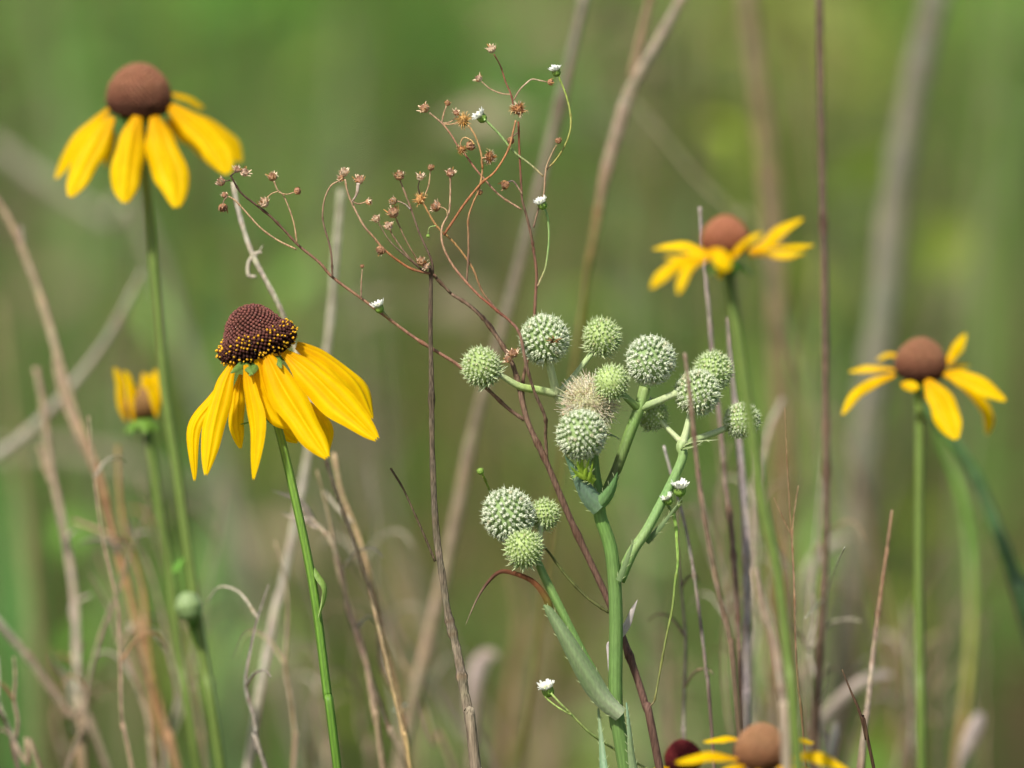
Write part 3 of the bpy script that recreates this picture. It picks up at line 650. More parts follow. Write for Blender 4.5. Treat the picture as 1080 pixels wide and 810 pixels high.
tw([(553, 443), (535, 430), (510.5, 407), (484.6, 386), (470, 376.5), (440, 358), (415, 340), (387, 319), (351.5, 293), (337, 277), (315, 259), (300, 243), (285, 228), (270, 216), (254, 203), (243, 185)], (2.2, 2.0, 1.7, 1.6, 1.3, 1.0), (RB, lin((148, 110, 88)), lin((150, 112, 88)), lin((108, 82, 64)), DK), (.008, .002), nodes=7)
tw([(312.6, 263), (294, 254), (275.5, 241), (258, 222), (248, 211.5), (241, 207)], (1.1, .8), (TAN, TAN), (.002, 0))
tw([(313, 256), (311, 240), (307.4, 226.7), (301, 210), (297, 204), (292.6, 200), (289, 191)], (.9, .8), (TAN, RBL), (.002, 0))
tw([(294, 203), (302, 205), (310, 203)], (.7, .6), (TAN, TAN), (.0, 0)); tw([(293, 202), (287, 204), (281, 209)], (.6, .6), (TAN, TAN), (0, 0))
tw([(381, 314), (381, 300), (382, 284)], (.9, .6), (RB, RBL), (.004, .004)); tw([(240, 207), (236, 212), (235, 218)], (.7, .6), (RB, RBL), (0, 0)); tw([(243, 186), (249, 181), (256, 180)], (.7, .6), (DK, RB), (0, 0))
tw([(243, 190), (238, 191), (234, 192)], (.6, .5), (DK, RB), (0, 0))
tw([(350.5, 293), (350, 275), (348, 260), (341, 235), (340.5, 222), (343, 208), (349, 196), (357, 191), (361, 188)], (1.3, 1, .9), (RB, RB, RBL, TAN), (.004, .0))
tw([(460, 292), (455, 289), (435, 284), (420, 275), (405, 263), (394, 250), (383, 237), (370, 211.5), (366, 200), (364, 189)], (1.6, 1.3, 1.2, 1), (RB, lin((160, 100, 60)), RBL, RBL), (.004, 0))
tw([(371, 213), (376, 205), (378, 193)], (.8, 2.2), (lin((170, 150, 130)), lin((196, 180, 160))), (0, 0)); tw([(371, 212), (378, 215), (386, 213)], (.7, .8), (RB, TAN), (0, 0))
tw([(455, 288), (476, 310)], (1.6, 1.7), (RB, RB), (.004, .006))
tw([(446, 285.6), (433, 274.5), (412.6, 256), (401.5, 239), (398, 233)], (1.1, .8), (DK, lin((170, 150, 115))), (.004, 0))
tw([(442, 282), (427.4, 267), (414.5, 248.5), (411, 241)], (1.1, .8), (RB, RBL), (.004, 0))
tw([(450, 285.6), (438.5, 271), (427.5, 252), (420, 235.6), (417, 229)], (.9, .8), (lin((110, 90, 60)), RBL), (.006, .003))
tw([(433, 221), (428, 216), (422, 213), (417, 212)], (.8, .7), (lin((150, 140, 130)), RBL), (.003, .003))
tw([(457, 290), (455, 274.5), (442, 245), (433, 219), (423, 193), (421, 189)], (1.3, 1.1, .8), (DK, RB, RBL), (.004, .003))
tw([(444, 206), (441, 198), (442.5, 190)], (.7, .6), (DK, DK), (.002, .002)); tw([(448, 206), (452, 196), (454, 180)], (.8, .7), (TAN, TAN), (.003, .003))
tw([(527, 330), (509, 308), (498, 282), (479, 256), (461, 239), (448, 217), (445, 212)], (1.4, 1.2, 1.1), (RB, lin((172, 132, 84)), lin((180, 140, 90))), (.004, 0))
tw([(460, 238), (453, 240), (451.5, 247)], (.6, .6), (GRN, GRN), (0, 0))
tw([(577, 488), (575.5, 460), (575, 440), (564, 414), (555, 384.5), (548, 352), (537, 338), (527, 330), (514, 319), (501.5, 308), (479, 282), (467.4, 259.6), (466, 241), (472, 228), (474, 222), (475, 205), (475, 186)], (2.0, 1.8, 1.6, 1.4, 1.0, .9), (RB, RB, lin((130, 74, 56)), RBL, RBL), (.006, -.006, -.004, 0, .002), nodes=7)
tw([(472, 227), (471, 222), (467, 219), (462, 218)], (.7, .6), (TAN, TAN), (0, 0))
tw([(556, 443), (551, 410), (556, 380), (563, 350), (564, 330), (565, 310), (566, 289), (563, 265), (561, 252), (556, 230), (551, 211.5), (550, 200), (548, 163), (546.7, 128)], (2.2, 2.0, 1.8, 1.6, 1.3, 1.2), (RB, RED, RED, RB, lin((130, 74, 50))), (.010, .012, .008, .004, .003), nodes=6)
tw([(468, 248), (480, 230), (490, 215), (507, 194), (522, 181), (535.6, 159), (541, 140), (544, 127)], (1.5, 1.4, 1.2, 1.0), (lin((140, 88, 60)), lin((166, 114, 72)), lin((178, 130, 90))), (0, .001))
tw([(492, 300), (494, 267), (494, 247), (494, 230), (499, 214), (505, 200), (509, 178), (507, 160), (501, 143), (494, 132)], (1.2, 1.1, 1.1), (RB, lin((176, 132, 88)), lin((190, 152, 104))), (.002, .0))
tw([(509, 178), (508, 168), (513, 166)], (1, .9), (lin((180, 120, 70)), TAN), (0, -.001))
tw([(550, 221), (527, 206), (512, 190), (501.5, 178), (492, 165), (483, 154), (475, 141), (466, 130), (453, 119)], (1.1, 1.0, .9), (RBL, lin((160, 104, 84)), RBL), (.004, .006))
tw([(466, 130), (468, 120), (471, 111)], (.9, .7), (RBL, RBL), (.006, .006)); tw([(466, 130), (474, 129), (481, 124), (482, 120)], (.8, .6), (RBL, TAN), (.006, .006)); tw([(466, 131), (476, 131), (484, 129)], (.8, .6), (TAN, TAN), (.006, .005))
tw([(486, 158), (486, 150), (490, 145), (497, 148), (500, 152)], (.8, .6), (TAN, lin((206, 170, 110))), (.004, .001))
tw([(551, 205), (546, 197), (541, 191), (536, 192)], (.9, .7), (RBL, lin((90, 80, 90))), (.003, .002)); tw([(546, 140), (541, 144), (539, 148)], (.7, .6), (RB, RB), (.004, .004))
tw([(541.5, 112), (539, 100), (533, 85.5), (528, 70), (521, 57)], (1.0, .9, .8), (lin((130, 82, 66)), lin((150, 96, 76))), (.006, .006)); tw([(539, 99.6), (531, 99), (524, 97), (516, 93), (508, 86)], (.8, .6), (RBL, RBL), (.006, .008))
tw([(541.5, 106), (548, 95), (555, 88), (561, 83.7), (570, 85), (577, 86.5)], (.7, .9, .6), (lin((150, 110, 90)), lin((200, 180, 150)), RBL), (.006, .006))
tw([(573, 186), (560, 174), (542, 160), (527, 142), (514.4, 129), (511, 126)], (1.0, 1.3, 1.4), (lin((190, 172, 130)), lin((150, 178, 110)), lin((150, 186, 110))), (.004, .0), nodes=0)
tw([(583, 172.6), (591, 162), (598, 148.5), (602, 134), (601.5, 119), (597, 100), (591, 85), (589, 80)], (1.0, 1.1, 1.2), (lin((160, 150, 84)), lin((160, 166, 90)), lin((140, 170, 80))), (.004, .002), nodes=3)
tw([(562.6, 240), (568, 220), (573.7, 204), (575, 185), (577, 174), (583, 160), (587, 153)], (1.1, 1.0, .8), (RB, RBL, lin((160, 140, 100))), (.004, .003)); tw([(576, 180), (579, 176), (583, 172.6)], (.9, .9), (RBL, lin((160, 150, 84))), (.004, .004))
tw([(567, 302), (572, 291), (575.5, 282), (578, 265), (579, 248.5), (578, 232), (575, 221)], (1.2, 1.2, 1.3), (lin((180, 160, 120)), lin((150, 180, 110)), lin((150, 185, 110))), (.008, .004), nodes=0)
tw([(410, 336), (406, 331), (402, 326)], (1.2, 1.4), (RBL, GRN), (.005, .003), nodes=0)
tw([(642, 646), (620, 631), (596, 606), (575, 578), (545, 548), (522, 530), (515, 514), (509, 500)], (1.6, 1.4, 1.2, 1.3), (lin((80, 84, 44)), lin((96, 104, 52)), lin((150, 176, 70))), (.006, .010, .012, .010, .004), nodes=4)
tw([(682, 748), (689, 741), (691.5, 733), (702, 676), (709, 642), (712, 614.5), (715, 594), (714, 574), (713, 556), (710, 540)], (1.1, 1.2, 1.6, 2.2), (RB, lin((130, 140, 76)), lin((140, 172, 84)), lin((150, 186, 90))), (.006, .006), nodes=3)
tw([(710, 541), (705, 534), (703, 530)], (1.6, 1.4), (GRN, GRN), (.006, .006), nodes=0); tw([(710, 541), (718, 530), (717, 524)], (1.8, 1.6), (GRN, GRN), (.006, .003), nodes=0)
tw([(697, 818), (670, 804), (644.6, 788), (622, 773), (602, 753), (590, 741), (581, 731)], (1.2, 1.4, 1.3, 1.3), (lin((140, 150, 90)), lin((150, 170, 96)), lin((160, 184, 104))), (.008, .012, .004, 0, 0), nodes=3)
tw([(603, 754), (590, 747), (583, 742), (576, 736), (573, 730)], (1.1, .9), (lin((160, 184, 104)), lin((150, 176, 90))), (.001, .002), nodes=1)

def seed(x, y, r, kind='star', up=(0, 1), dz=.002, parent=None):
    c = P(x, y, 2.0+dz); q = r*px()*.98; mb = MB(); d = (RT*up[0]+UP*up[1]-FWD*R.uniform(-.1, .7)).normalized(); d, a, b = star_frame(d)
    br = jit(lin((172, 134, 102)), .2); dk = jit(lin((112, 80, 62)), .2); pale = jit(lin((232, 206, 174)), .1); tan = jit(lin((184, 138, 84)), .15)
    if kind in ('star', 'ball', 'pale'):
        main = {'star': br, 'ball': jit(lin((172, 128, 94)), .15), 'pale': jit(lin((212, 186, 156)), .1)}[kind]
        blob(mb, c, d, q*.72, q*.66, [main, main, dk], 9, 6, .14)
        for i in range(13 if kind != 'ball' else 9):                        # bracts of the old involucre, bent outwards
            th = i*2.4; o = a*math.cos(th)+b*math.sin(th); e = R.uniform(.85, 1.3) if kind != 'ball' else R.uniform(.65, 1.0)
            pc = R.choice([pale, pale, tan]) if kind != 'ball' else R.choice([br, tan])
            ribbon(mb, [c-d*q*.5+o*q*.25, c+o*q*.75+d*q*R.uniform(-.1, .3), c+o*q*e+d*q*R.uniform(.1, .8)], lambda t: q*.24*(1-t*.75), o, [main, pc, pc], .3, 0, 2, 2)
        for i in range(22 if kind != 'ball' else 12):
            o = (a*R.gauss(0, 1)+b*R.gauss(0, 1)); o = o/max(1e-6, o.length)*R.uniform(0, .55)
            spike(mb, c+o*q*.8+d*q*.2, c+o*q+d*q*R.uniform(.5, .95), q*.09, main, R.choice([dk, pale, tan]), 3)
    else:
        base = tan if kind == 'tan' else jit(lin((150, 104, 66)), .1)
        blob(mb, c, d, q*.62, q*.55, base, 10, 6, .2)
        n = 110 if kind == 'fluff' else 60
        for i in range(n):
            o = a*R.gauss(0, 1)+b*R.gauss(0, 1)+d*R.gauss(.35, .8); o.normalize()
            L_ = q*R.uniform(.8, 1.15)
            pc = R.choice([lin((226, 212, 186)), lin((206, 170, 120)), lin((176, 120, 60))]) if kind == 'fluff' else R.choice([lin((206, 160, 84)), lin((184, 130, 60)), lin((226, 200, 150))])
            spike(mb, c+o*q*.35, c+o*L_, q*.05, base, jit(pc, .1), 3)
        for i in range(12):
            th = i*.52; o = a*math.cos(th)+b*math.sin(th)
            ribbon(mb, [c+o*q*.4-d*q*.2, c+o*q*.95-d*q*.1, c+o*q*1.1-d*q*R.uniform(.1, .5)], lambda t: q*.10*(1-t*.8), d, [tan, lin((220, 186, 130))], .2, 0, 2, 2)
    mb.build('seed_head', M_SEED, parent or wd_, smooth=False)
for s in [(278.5, 214, 8, 'pale', (-.4, 1)), (257.8, 182, 6.5, 'pale', (.6, .6)), (250, 179, 5, 'star', (0, 1)), (233.3, 192, 6.5, 'star', (-.7, .5)), (237, 206, 4.5, 'star', (-.3, 1)), (235.6, 219, 7, 'ball', (0, -1)),
          (287.4, 186.7, 7, 'star', (-.2, 1)), (313.6, 201.5, 5.5, 'ball', (1, .2)), (382, 281, 3, 'ball', (0, 1)), (362.8, 182, 7, 'pale', (.1, 1)), (360, 188, 5, 'star', (-.8, 0)), (379, 190, 7, 'star', (-.2, 1)), (388.5, 213, 5, 'star', (1, .1)),
          (401.5, 264, 7, 'ball', (-.3, -.6)), (397, 231, 6, 'pale', (-.5, .8)), (410, 238.5, 6.5, 'pale', (-.4, .8)), (415, 224.5, 8.5, 'star', (-.4, .8)), (415, 212, 6, 'star', (-.9, .2)), (421, 185.6, 7.5, 'star', (0, 1)),
          (443, 187, 5.5, 'pale', (.2, 1)), (454.5, 177, 5, 'ball', (.1, 1)), (443.3, 210.5, 9, 'tan', (-.4, .3)), (460, 218, 7.5, 'star', (-.8, .5)), (475, 182.6, 6.5, 'star', (.1, 1)), (444, 276, 7, 'star', (.2, .8)), (450, 281, 5, 'pale', (-.8, .4)),
          (546.7, 115.5, 10.5, 'fluff', (0, 1)), (516, 166, 9, 'fluff', (1, -.2)), (488.5, 127, 10, 'tan', (-.8, .1)), (448, 114.5, 7, 'star', (-.8, .6)), (472, 109, 4.5, 'ball', (.2, 1)), (481, 119, 4.5, 'star', (.2, 1)),
          (487, 158, 6.5, 'tan', (-.2, -1)), (496, 154, 7, 'ball', (.3, .2)), (533, 195, 7, 'ball', (-.6, -.3)), (539, 148, 5.5, 'ball', (-.4, -.6)), (506, 203, 4.5, 'ball', (.3, 1)), (518.5, 52, 6.5, 'pale', (-.3, 1)), (505, 83, 5.5, 'pale', (-.7, .7)),
          (580.5, 86.7, 5, 'ball', (1, 0)), (589, 148.5, 5, 'ball', (.3, 1)), (541, 373, 7, 'star', (0, 1)), (536, 379, 6, 'star', (-.5, .3))]:
    seed(*s)
def daisy(x, y, r, up, dz=.002, bud=False):
    c = P(x, y, 2.0+dz); q = r*px(); d = (RT*up[0]+UP*up[1]-FWD*.35).normalized(); d, a, b = star_frame(d)
    mb = MB(); g = lin((142, 178, 80)); blob(mb, c-d*q*.36, d, q*.60, q*.56, [lin((120, 160, 60)), g, g], 10, 6, .04)
    for i in range(12):
        th = i*.5236; o = a*math.cos(th)+b*math.sin(th)
        ribbon(mb, [c-d*q*.7+o*q*.2, c-d*q*.2+o*q*.58, c+d*q*.15+o*q*.55], lambda t: q*.14*(1-t*.8), o, [g, lin((170, 196, 110))], .3, 0, 2, 2)
    ob = mb.build('flower', M_LEAF, wd_)
    if bud: return
    mb = MB(); n = 30
    for i in range(n):
        th = 2*math.pi*i/n+R.uniform(-.08, .08); o = a*math.cos(th)+b*math.sin(th); L_ = R.uniform(.8, 1.15)
        ribbon(mb, [c+o*q*.30-d*q*.1, c+o*q*.62*L_+d*q*.26, c+o*q*.88*L_+d*q*R.uniform(.3, .75)], lambda t: q*.15*(.7+.3*math.sin(math.pi*t))*(1 if t < .9 else .7), d, [lin((236, 238, 230))]*2, .1, 0, 2, 2)
    for i in range(40):
        rr = math.sqrt(i/40)*.5; th = i*2.4; o = (a*math.cos(th)+b*math.sin(th))*rr
        spike(mb, c+o*q-d*q*.05, c+o*q+d*q*R.uniform(.22, .4), q*.06, lin((214, 214, 180)), lin((240, 238, 216)), 4)
    mb.build('petals', M_WHITE, ob)
for s in [(586, 74, 8, (-.35, 1)), (506.5, 122.5, 9, (-.75, .8)), (571, 214, 8.5, (-.4, .9)), (399, 323, 8.5, (-.35, .9)), (717, 514.5, 11, (.0, 1)), (704, 526, 8, (-.4, .9)), (577, 726, 11, (-.3, .9))]:
    daisy(s[0], s[1], s[2]*1.0, *s[3:])
daisy(506, 495, 6.5, (-.3, 1), .002, True); daisy(451.5, 250, 3.6, (0, -1), .0, True)

# ================================================================== DRY STALKS, near and mid distance
TA = lin((168, 146, 118)); PALE = lin((196, 184, 164)); GRY = lin((156, 144, 132)); BRN = lin((118, 98, 80)); ORG = lin((170, 132, 98)); DG = lin((96, 82, 72)); TAUPE = lin((150, 132, 112)); PNK = lin((178, 156, 130))
def stalk(label, pts, d, r, cols, dz=None, twigs=(), leaves=(), name='dry_stalk', cat='dry stalk', group='dry stalks', ground=True, mat=None, nodes=4, sides=8):
    p = path(pts, d, dz)
    if ground: p = to_ground(p)
    root = thing(name, label, cat, (p[-1].x, p[-1].y, 0), group); mb = MB()
    SC = .88 if mat is None else 1.0
    if mat is None:
        f_ = lambda c: tuple(v*q for v, q in zip(c, (.92, .95, .94)))
        cols = [f_(c) for c in cols] if isinstance(cols[0], (tuple, list)) else f_(cols)
        twigs = [(t[0], t[1], f_(t[2])) + tuple(t[3:]) for t in twigs]
    rr = [q*px(d)*SC for q in (r if isinstance(r, (list, tuple)) else [r, r])]
    if ground:
        nvis = len(pts); tot = len(p); rr = [lerpl(rr, min(1, i/(nvis-1))) for i in range(tot)]
        rr = [x*(1 if i < nvis else 1+.06*(i-nvis)) for i, x in enumerate(rr)]
        cols = [colat(cols, min(1, i/(nvis-1))) for i in range(tot)] if isinstance(cols[0], (tuple, list)) else cols
    tube(mb, p, rr, cols, sides, 7, .06, nodes=nodes, wob=.11, jc=.14); mb.build('stem', mat or M_DRY, root)
    for t in twigs:
        mb = MB(); tube(mb, path(t[0], d, t[3] if len(t) > 3 else None), [q*px(d) for q in t[1]], t[2], 6, 6, nodes=1, wob=.08, jc=.1); mb.build('twig', mat or M_DRY, root)
    for l in leaves:
        leaf(l[0], l[1], l[4] if len(l) > 4 else Fn+UP*.3, l[2], l[3], 0, .4, (0, 1.2), mat=M_DRYLEAF, parent=root, d=d)
    return root
stalk('sharp dark grey dead stem with a short side twig, left of the spiky heads', [(455, 280), (454, 340), (455, 400), (456, 480), (460, 560), (467, 610), (473, 650), (481.5, 684), (489, 725), (496, 765), (502, 812)], 2.0, [2.4, 3.2, 4.2, 4.8, 6.0, 6.2], [lin((86, 72, 58)), lin((106, 94, 78)), lin((132, 120, 102)), lin((150, 134, 114))], [.004, 0, 0],
      twigs=[([(459, 592), (448, 566), (437, 541), (425, 515), (412, 494)], (1.6, 1.1, 1.4), lin((92, 78, 60)), [0, .004])], nodes=9)
stalk('pale stalk with a small curled tendril, behind the sharp maroon cone', [(246, 192), (250, 215), (258, 245), (268, 272), (283, 300), (297, 328), (312, 370), (330, 430), (345, 490), (362, 540), (380, 590), (394, 640), (407, 695), (428, 785), (436, 830)], 2.035, [3, 3, 3, 2.6, 2.6, 2.8], [PALE, PALE, lin((190, 176, 150)), TA, lin((190, 160, 112))],
      twigs=[([(270, 292), (262, 290), (262, 278), (268, 268), (276, 266)], (1.8, 2.2, 1.4), PALE), ([(268, 272), (274, 264), (277, 259)], (1.4, .5), PALE)], nodes=2)
stalk('soft pale grey stalk running down behind the sharp coneflower to the bottom edge', [(360, 200), (354, 270), (346, 360), (333, 430), (321, 500), (301, 602), (285, 671), (262, 812)], 2.11, [4, 4.4, 4.8, 5.4], [lin((170, 164, 140)), lin((180, 172, 152)), lin((186, 176, 160)), PALE], nodes=1)
stalk('long tan and rusty bent stalk entering at the left edge', [(-6, 208), (16, 245), (38, 300), (54, 350), (68, 400), (84, 450), (104, 500), (122, 573), (143, 651), (163, 728), (179, 785), (192, 830)], 2.12, [4.2, 5, 5, 4.8, 5.2], [TA, PNK, PNK, lin((176, 134, 96)), ORG, ORG],
      twigs=[([(108, 512), (90, 475), (70, 430), (60, 395), (58, 372)], (3, 3.4, 2.6), PNK), ([(24, 258), (23, 246), (22, 238)], (3, 2), GRY), ([(150, 680), (153, 640), (150, 615), (134, 577), (105, 560), (77, 549)], (3, 2.6, 2.0, 1.5), lin((186, 160, 128)), [0, .01])],
      leaves=[([(128, 590), (118, 573), (98, 569), (78, 575)], 3.5, [PALE, PALE], [0, -.01]), ([(128, 545), (140, 562), (155, 560), (167, 566)], 3, [PALE, PALE], [0, .01])], nodes=3)
stalk('pinkish tan stalk with blunt top, near the left edge', [(38, 388), (45, 425), (50, 465), (55, 500), (66, 550), (75, 602), (80, 650), (81.5, 704), (85, 760), (88, 812)], 2.13, [4, 4, 4.6, 5.5, 5.2], [PNK, PNK, lin((190, 168, 148)), PALE, TA],
      twigs=[([(56, 510), (48, 492), (42, 470)], (3.6, 3), PNK), ([(82, 670), (78, 655), (76, 640), (86, 632), (96, 628)], (3, 2.4, 1.6), PALE)],
      leaves=[([(74, 590), (70, 570), (76, 560), (86, 558)], 4, [PALE, PALE], [0, -.01]), ([(80, 745), (70, 715), (58, 700), (53, 685)], 4, [lin((190, 190, 160)), PALE], [0, -.01])], nodes=2)
stalk('blurred pale stalk slanting up across the left, behind the half opened bloom', [(150, 286), (112, 358), (62, 422), (30, 455), (-10, 486)], 2.19, [3, 4.4, 5.6, 6], [lin((170, 162, 144)), lin((176, 166, 148)), lin((176, 166, 150))], ground=False)
stalk('grey brown stalk slanting down across the bottom left corner', [(-8, 648), (20, 682), (41, 708), (73, 753), (114, 812)], 2.12, [4, 5, 5], [GRY, TAUPE, TAUPE])
stalk('long soft taupe stalk slanting from the top edge down past the white heads', [(618, -10), (590, 110), (560, 230), (530, 345), (500, 450), (482, 540), (460, 640), (430, 765), (418, 830)], 2.15, [6, 6.5, 7, 8, 8], [lin((138, 128, 112)), lin((136, 124, 104)), lin((152, 134, 110)), lin((160, 142, 118))], nodes=2)
stalk('forked blurred stalk at the top, right of the tiny white flowers', [(722, -8), (695, 42), (666, 92), (652, 135), (639, 182), (630, 230), (621, 280), (612, 340)], 2.13, [5, 7, 8.5, 7, 4, 3], [lin((158, 144, 124)), lin((160, 144, 124)), lin((158, 136, 118)), lin((140, 118, 74)), lin((124, 112, 62))],
      twigs=[([(687, -8), (678, 30), (666, 85)], (4, 5.5), lin((150, 128, 100)))], ground=True, nodes=2)
stalk('thin faint stalk slanting behind the right of centre bloom', [(668, 108), (700, 145), (735, 188), (775, 228), (812, 290)], 2.26, [2.2, 2.6, 2.6], [lin((150, 144, 110))]*2)
stalk('dark brown upright stalk running the full height right of centre', [(864, -8), (866, 80), (868, 200), (870, 330), (871, 450), (871, 561), (864, 694), (858, 812)], 2.085, [4.6, 4.6, 4.8, 5.2], [lin((104, 88, 72)), lin((110, 92, 78)), lin((118, 98, 82)), lin((120, 98, 80))], nodes=4,
      twigs=[([(870, 628), (880, 600), (891, 577)], (.9, .5), lin((214, 208, 190)), [0, -.08]), ([(868, 632), (858, 642), (849, 652)], (.8, .4), lin((214, 208, 190)), [0, -.05]), ([(864, 745), (872, 720), (874, 700)], (.9, .4), lin((214, 208, 190)), [0, -.03])])
stalk('wide very blurred tan stalk left of the dark brown upright', [(786, -10), (800, 100), (812, 200), (820, 320), (824, 440), (826, 560), (822, 700)], 2.3, [11, 12, 13, 14], [lin((138, 120, 92)), lin((134, 114, 86)), lin((128, 106, 64))], nodes=0)
stalk('widest pale grey blurred stalk at the upper right, slanting left', [(988, -10), (965, 90), (945, 200), (930, 330), (915, 440), (903, 560), (890, 700)], 2.34, [17, 18, 18, 19], [lin((128, 122, 104)), lin((132, 128, 110)), lin((128, 122, 100))], nodes=0)
stalk('grey split stem rising behind the right of centre bloom', [(738, 218), (742, 270), (748, 330), (752, 380), (759, 440), (764, 500), (771, 552), (776, 612), (779, 672), (781, 770)], 2.05, [2.2, 3, 3.4, 3.4], [lin((166, 150, 142)), lin((150, 134, 126)), lin((136, 112, 98)), lin((120, 96, 82))], nodes=5)
stalk('thick pale grey weathered stem among the right of centre cluster', [(768, 335), (771, 380), (776, 430), (780, 470), (786, 552), (788, 640), (787, 717), (789, 812)], 2.06, [2.6, 4, 5, 5.4], [lin((160, 144, 130)), lin((170, 156, 150)), lin((178, 164, 160)), lin((160, 146, 138))], nodes=5)
stalk('brown crooked stem left in the right of centre cluster', [(722, 372), (727, 410), (731, 450), (739, 520), (748, 574), (758, 625), (769, 672), (779, 761)], 1.96, [2.2, 3.0, 3.4, 3.8], [lin((146, 126, 106)), lin((134, 114, 94)), BRN], nodes=5)
stalk('thin speckled grey stem curving from the tiny twin white flowers', [(700, 470), (712, 515), (722, 552), (731, 600), (738, 650), (745, 710), (752, 790)], 2.03, [1.6, 2.1, 2.3], [lin((186, 174, 166)), lin((160, 146, 134)), lin((120, 104, 92))], nodes=10)
stalk('stout tan stem leaning in front of the bottom edge bloom', [(795, 600), (803, 635), (815.6, 672), (822, 710), (827, 752), (830, 812)], 1.915, [4, 5.5, 6, 6.2], [lin((150, 132, 112)), lin((170, 150, 130)), lin((176, 156, 138))], nodes=2)
stalk('pale slender stem crossing behind the green stem right of the heads', [(826, 420), (812, 450), (802, 490), (795, 540), (793, 600), (792, 690), (790, 800)], 2.14, [3, 4, 5], [lin((190, 174, 156)), lin((180, 164, 146))], nodes=2)
stalk('hair thin tan stem with tiny twigs, left of the dark brown upright', [(842, 512), (838, 540), (836, 566), (838, 620), (839, 672), (842, 730), (850, 812)], 2.02, [.7, 1.2, 1.4], [lin((170, 140, 108)), lin((150, 116, 88))], twigs=[([(836, 566), (825, 545), (816, 525)], (.8, .5), lin((150, 120, 90))), ([(837, 600), (831, 500), (828, 430)], (.8, .5), lin((150, 120, 90)))], nodes=5)
stalk('tapering tan stem with pointed top, right of the dark brown upright', [(941, 538), (935, 585), (929, 628), (923, 672), (918, 717), (913, 765), (908, 812)], 2.04, [1.6, 2.8, 3.2, 3.6], [lin((164, 132, 104)), lin((150, 116, 92)), lin((186, 166, 146)), lin((170, 150, 130))], nodes=5)
stalk('short dark pointed stem near the bottom right', [(888, 706), (897, 728), (907, 752), (914, 780), (922, 812)], 2.0, [.8, 1.8, 2.2], [lin((120, 96, 74)), lin((84, 62, 48)), lin((84, 62, 48))], nodes=1)
stalk('soft brown curved stalk behind the tapering stem at right', [(872, 430), (890, 470), (902, 503), (915, 565), (933, 637), (942, 700), (950, 812)], 2.32, [3, 4, 4.5], [lin((160, 140, 116)), lin((150, 122, 96)), lin((140, 112, 84))], nodes=2)
stalk('rosy tan crooked stem under the long petals, bottom left of centre', [(318, 537), (334, 553), (350, 572), (362, 610), (367, 643), (378, 675), (387, 704), (396, 760), (404, 812)], 2.06, [1.8, 3.2, 3.8, 3.6], [lin((200, 186, 166)), PNK, lin((176, 146, 126)), TA], leaves=[([(334, 555), (322, 548), (306, 545), (296, 540)], 3, [PALE, PALE], [0, .01]), ([(330, 548), (318, 530), (300, 522), (286, 517)], 3, [PALE, lin((210, 200, 186))], [0, -.01])], nodes=4)
stalk('straw coloured double stem bending at the bottom, left of centre', [(352, 478), (360, 520), (376, 560), (391, 610), (401, 660), (416, 716), (426, 770), (432, 812)], 2.07, [2.6, 3, 3.4], [lin((196, 170, 134)), lin((190, 160, 120)), lin((180, 150, 106))], twigs=[([(372, 552), (355, 535), (342, 518)], (3, 1.5), PALE), ([(391, 612), (400, 650), (402, 700), (420, 740)], (3, 3), TA), ([(416, 750), (422, 745), (431, 743)], (1.4, 1), lin((200, 210, 196)))], nodes=3)
stalk('thin orange tan grass stem at the lower left', [(124, 470), (126, 520), (132, 560), (150, 620), (158, 700), (170, 812)], 2.12, [2, 2.6, 3], [lin((184, 150, 100)), lin((170, 130, 84))], nodes=2)
stalk('faint rust brown stem low in the centre', [(540, 600), (548, 660), (540, 720), (530, 812)], 2.3, [3, 4.5, 5], [lin((140, 120, 84)), lin((150, 120, 90))], nodes=1)
stalk('blurred brown stalk at the lower centre left', [(405, 560), (430, 640), (436, 720), (430, 812)], 2.3, [3, 4, 5], [lin((136, 126, 84)), lin((160, 140, 104))], nodes=1)
# wispy stems seen faintly
stalk('faint bare thin stem far right of the dark upright, near the top', [(838, 60), (852, 160), (862, 260), (850, 360), (845, 480)], 2.35, [2, 2.5, 3], [lin((150, 140, 96))]*2, nodes=1)

# dry curled leaves standing near the bottom
def loose_leaf(label, pts, d, hw, cols, dz=None, tw_=(0, .6), stem_to=True, N=None):
    p = to_ground(path(pts, d)); root = thing('dry_leaf', label, 'dry leaf', (p[-1].x, p[-1].y, 0), 'withered grass leaves')
    mb = MB(); sp = path(pts, d, dz)
    ribbon(mb, sp, lambda t: hw*px(d)*(.25+.75*math.sin(math.pi*min(.97, t*.9+.06))), N or (Fn+UP*.3), cols, .4, .03, 8, 7, tw_, 0, .08)
    mb.build('blade', M_DRYLEAF, root)
    mb = MB(); tube(mb, [sp[-1]]+p[len(pts):], hw*px(d)*.25, cols[-1], 6, 4); mb.build('stem', M_DRY, root)
loose_leaf('pale arching withered leaf at the bottom right', [(940, 712), (925, 712), (905, 722), (880, 744), (862, 765), (850, 790)], 2.16, 6, [lin((200, 190, 176)), lin((196, 182, 164)), lin((180, 166, 146))])
loose_leaf('papery folded leaf low in the centre, behind the spiky plant', [(524, 690), (512, 692), (504, 710), (500, 745), (498, 790)], 2.2, 9, [lin((186, 170, 150)), lin((206, 190, 176)), lin((180, 160, 136))])
loose_leaf('whitish drooping leaf at the bottom right corner', [(1034, 752), (1030, 765), (1022, 785), (1012, 812)], 2.16, 9, [lin((206, 194, 182)), lin((190, 176, 160))])
loose_leaf('faint pale arching leaf behind the dark brown upright', [(892, 566), (878, 572), (862, 588), (850, 610), (846, 650)], 2.22, 4.5, [lin((196, 186, 166))]*2)
loose_leaf('small bleached leaf tip near the bottom, under the stems at right', [(882, 762), (880, 780), (876, 800)], 2.1, 4, [lin((214, 206, 194))]*2)

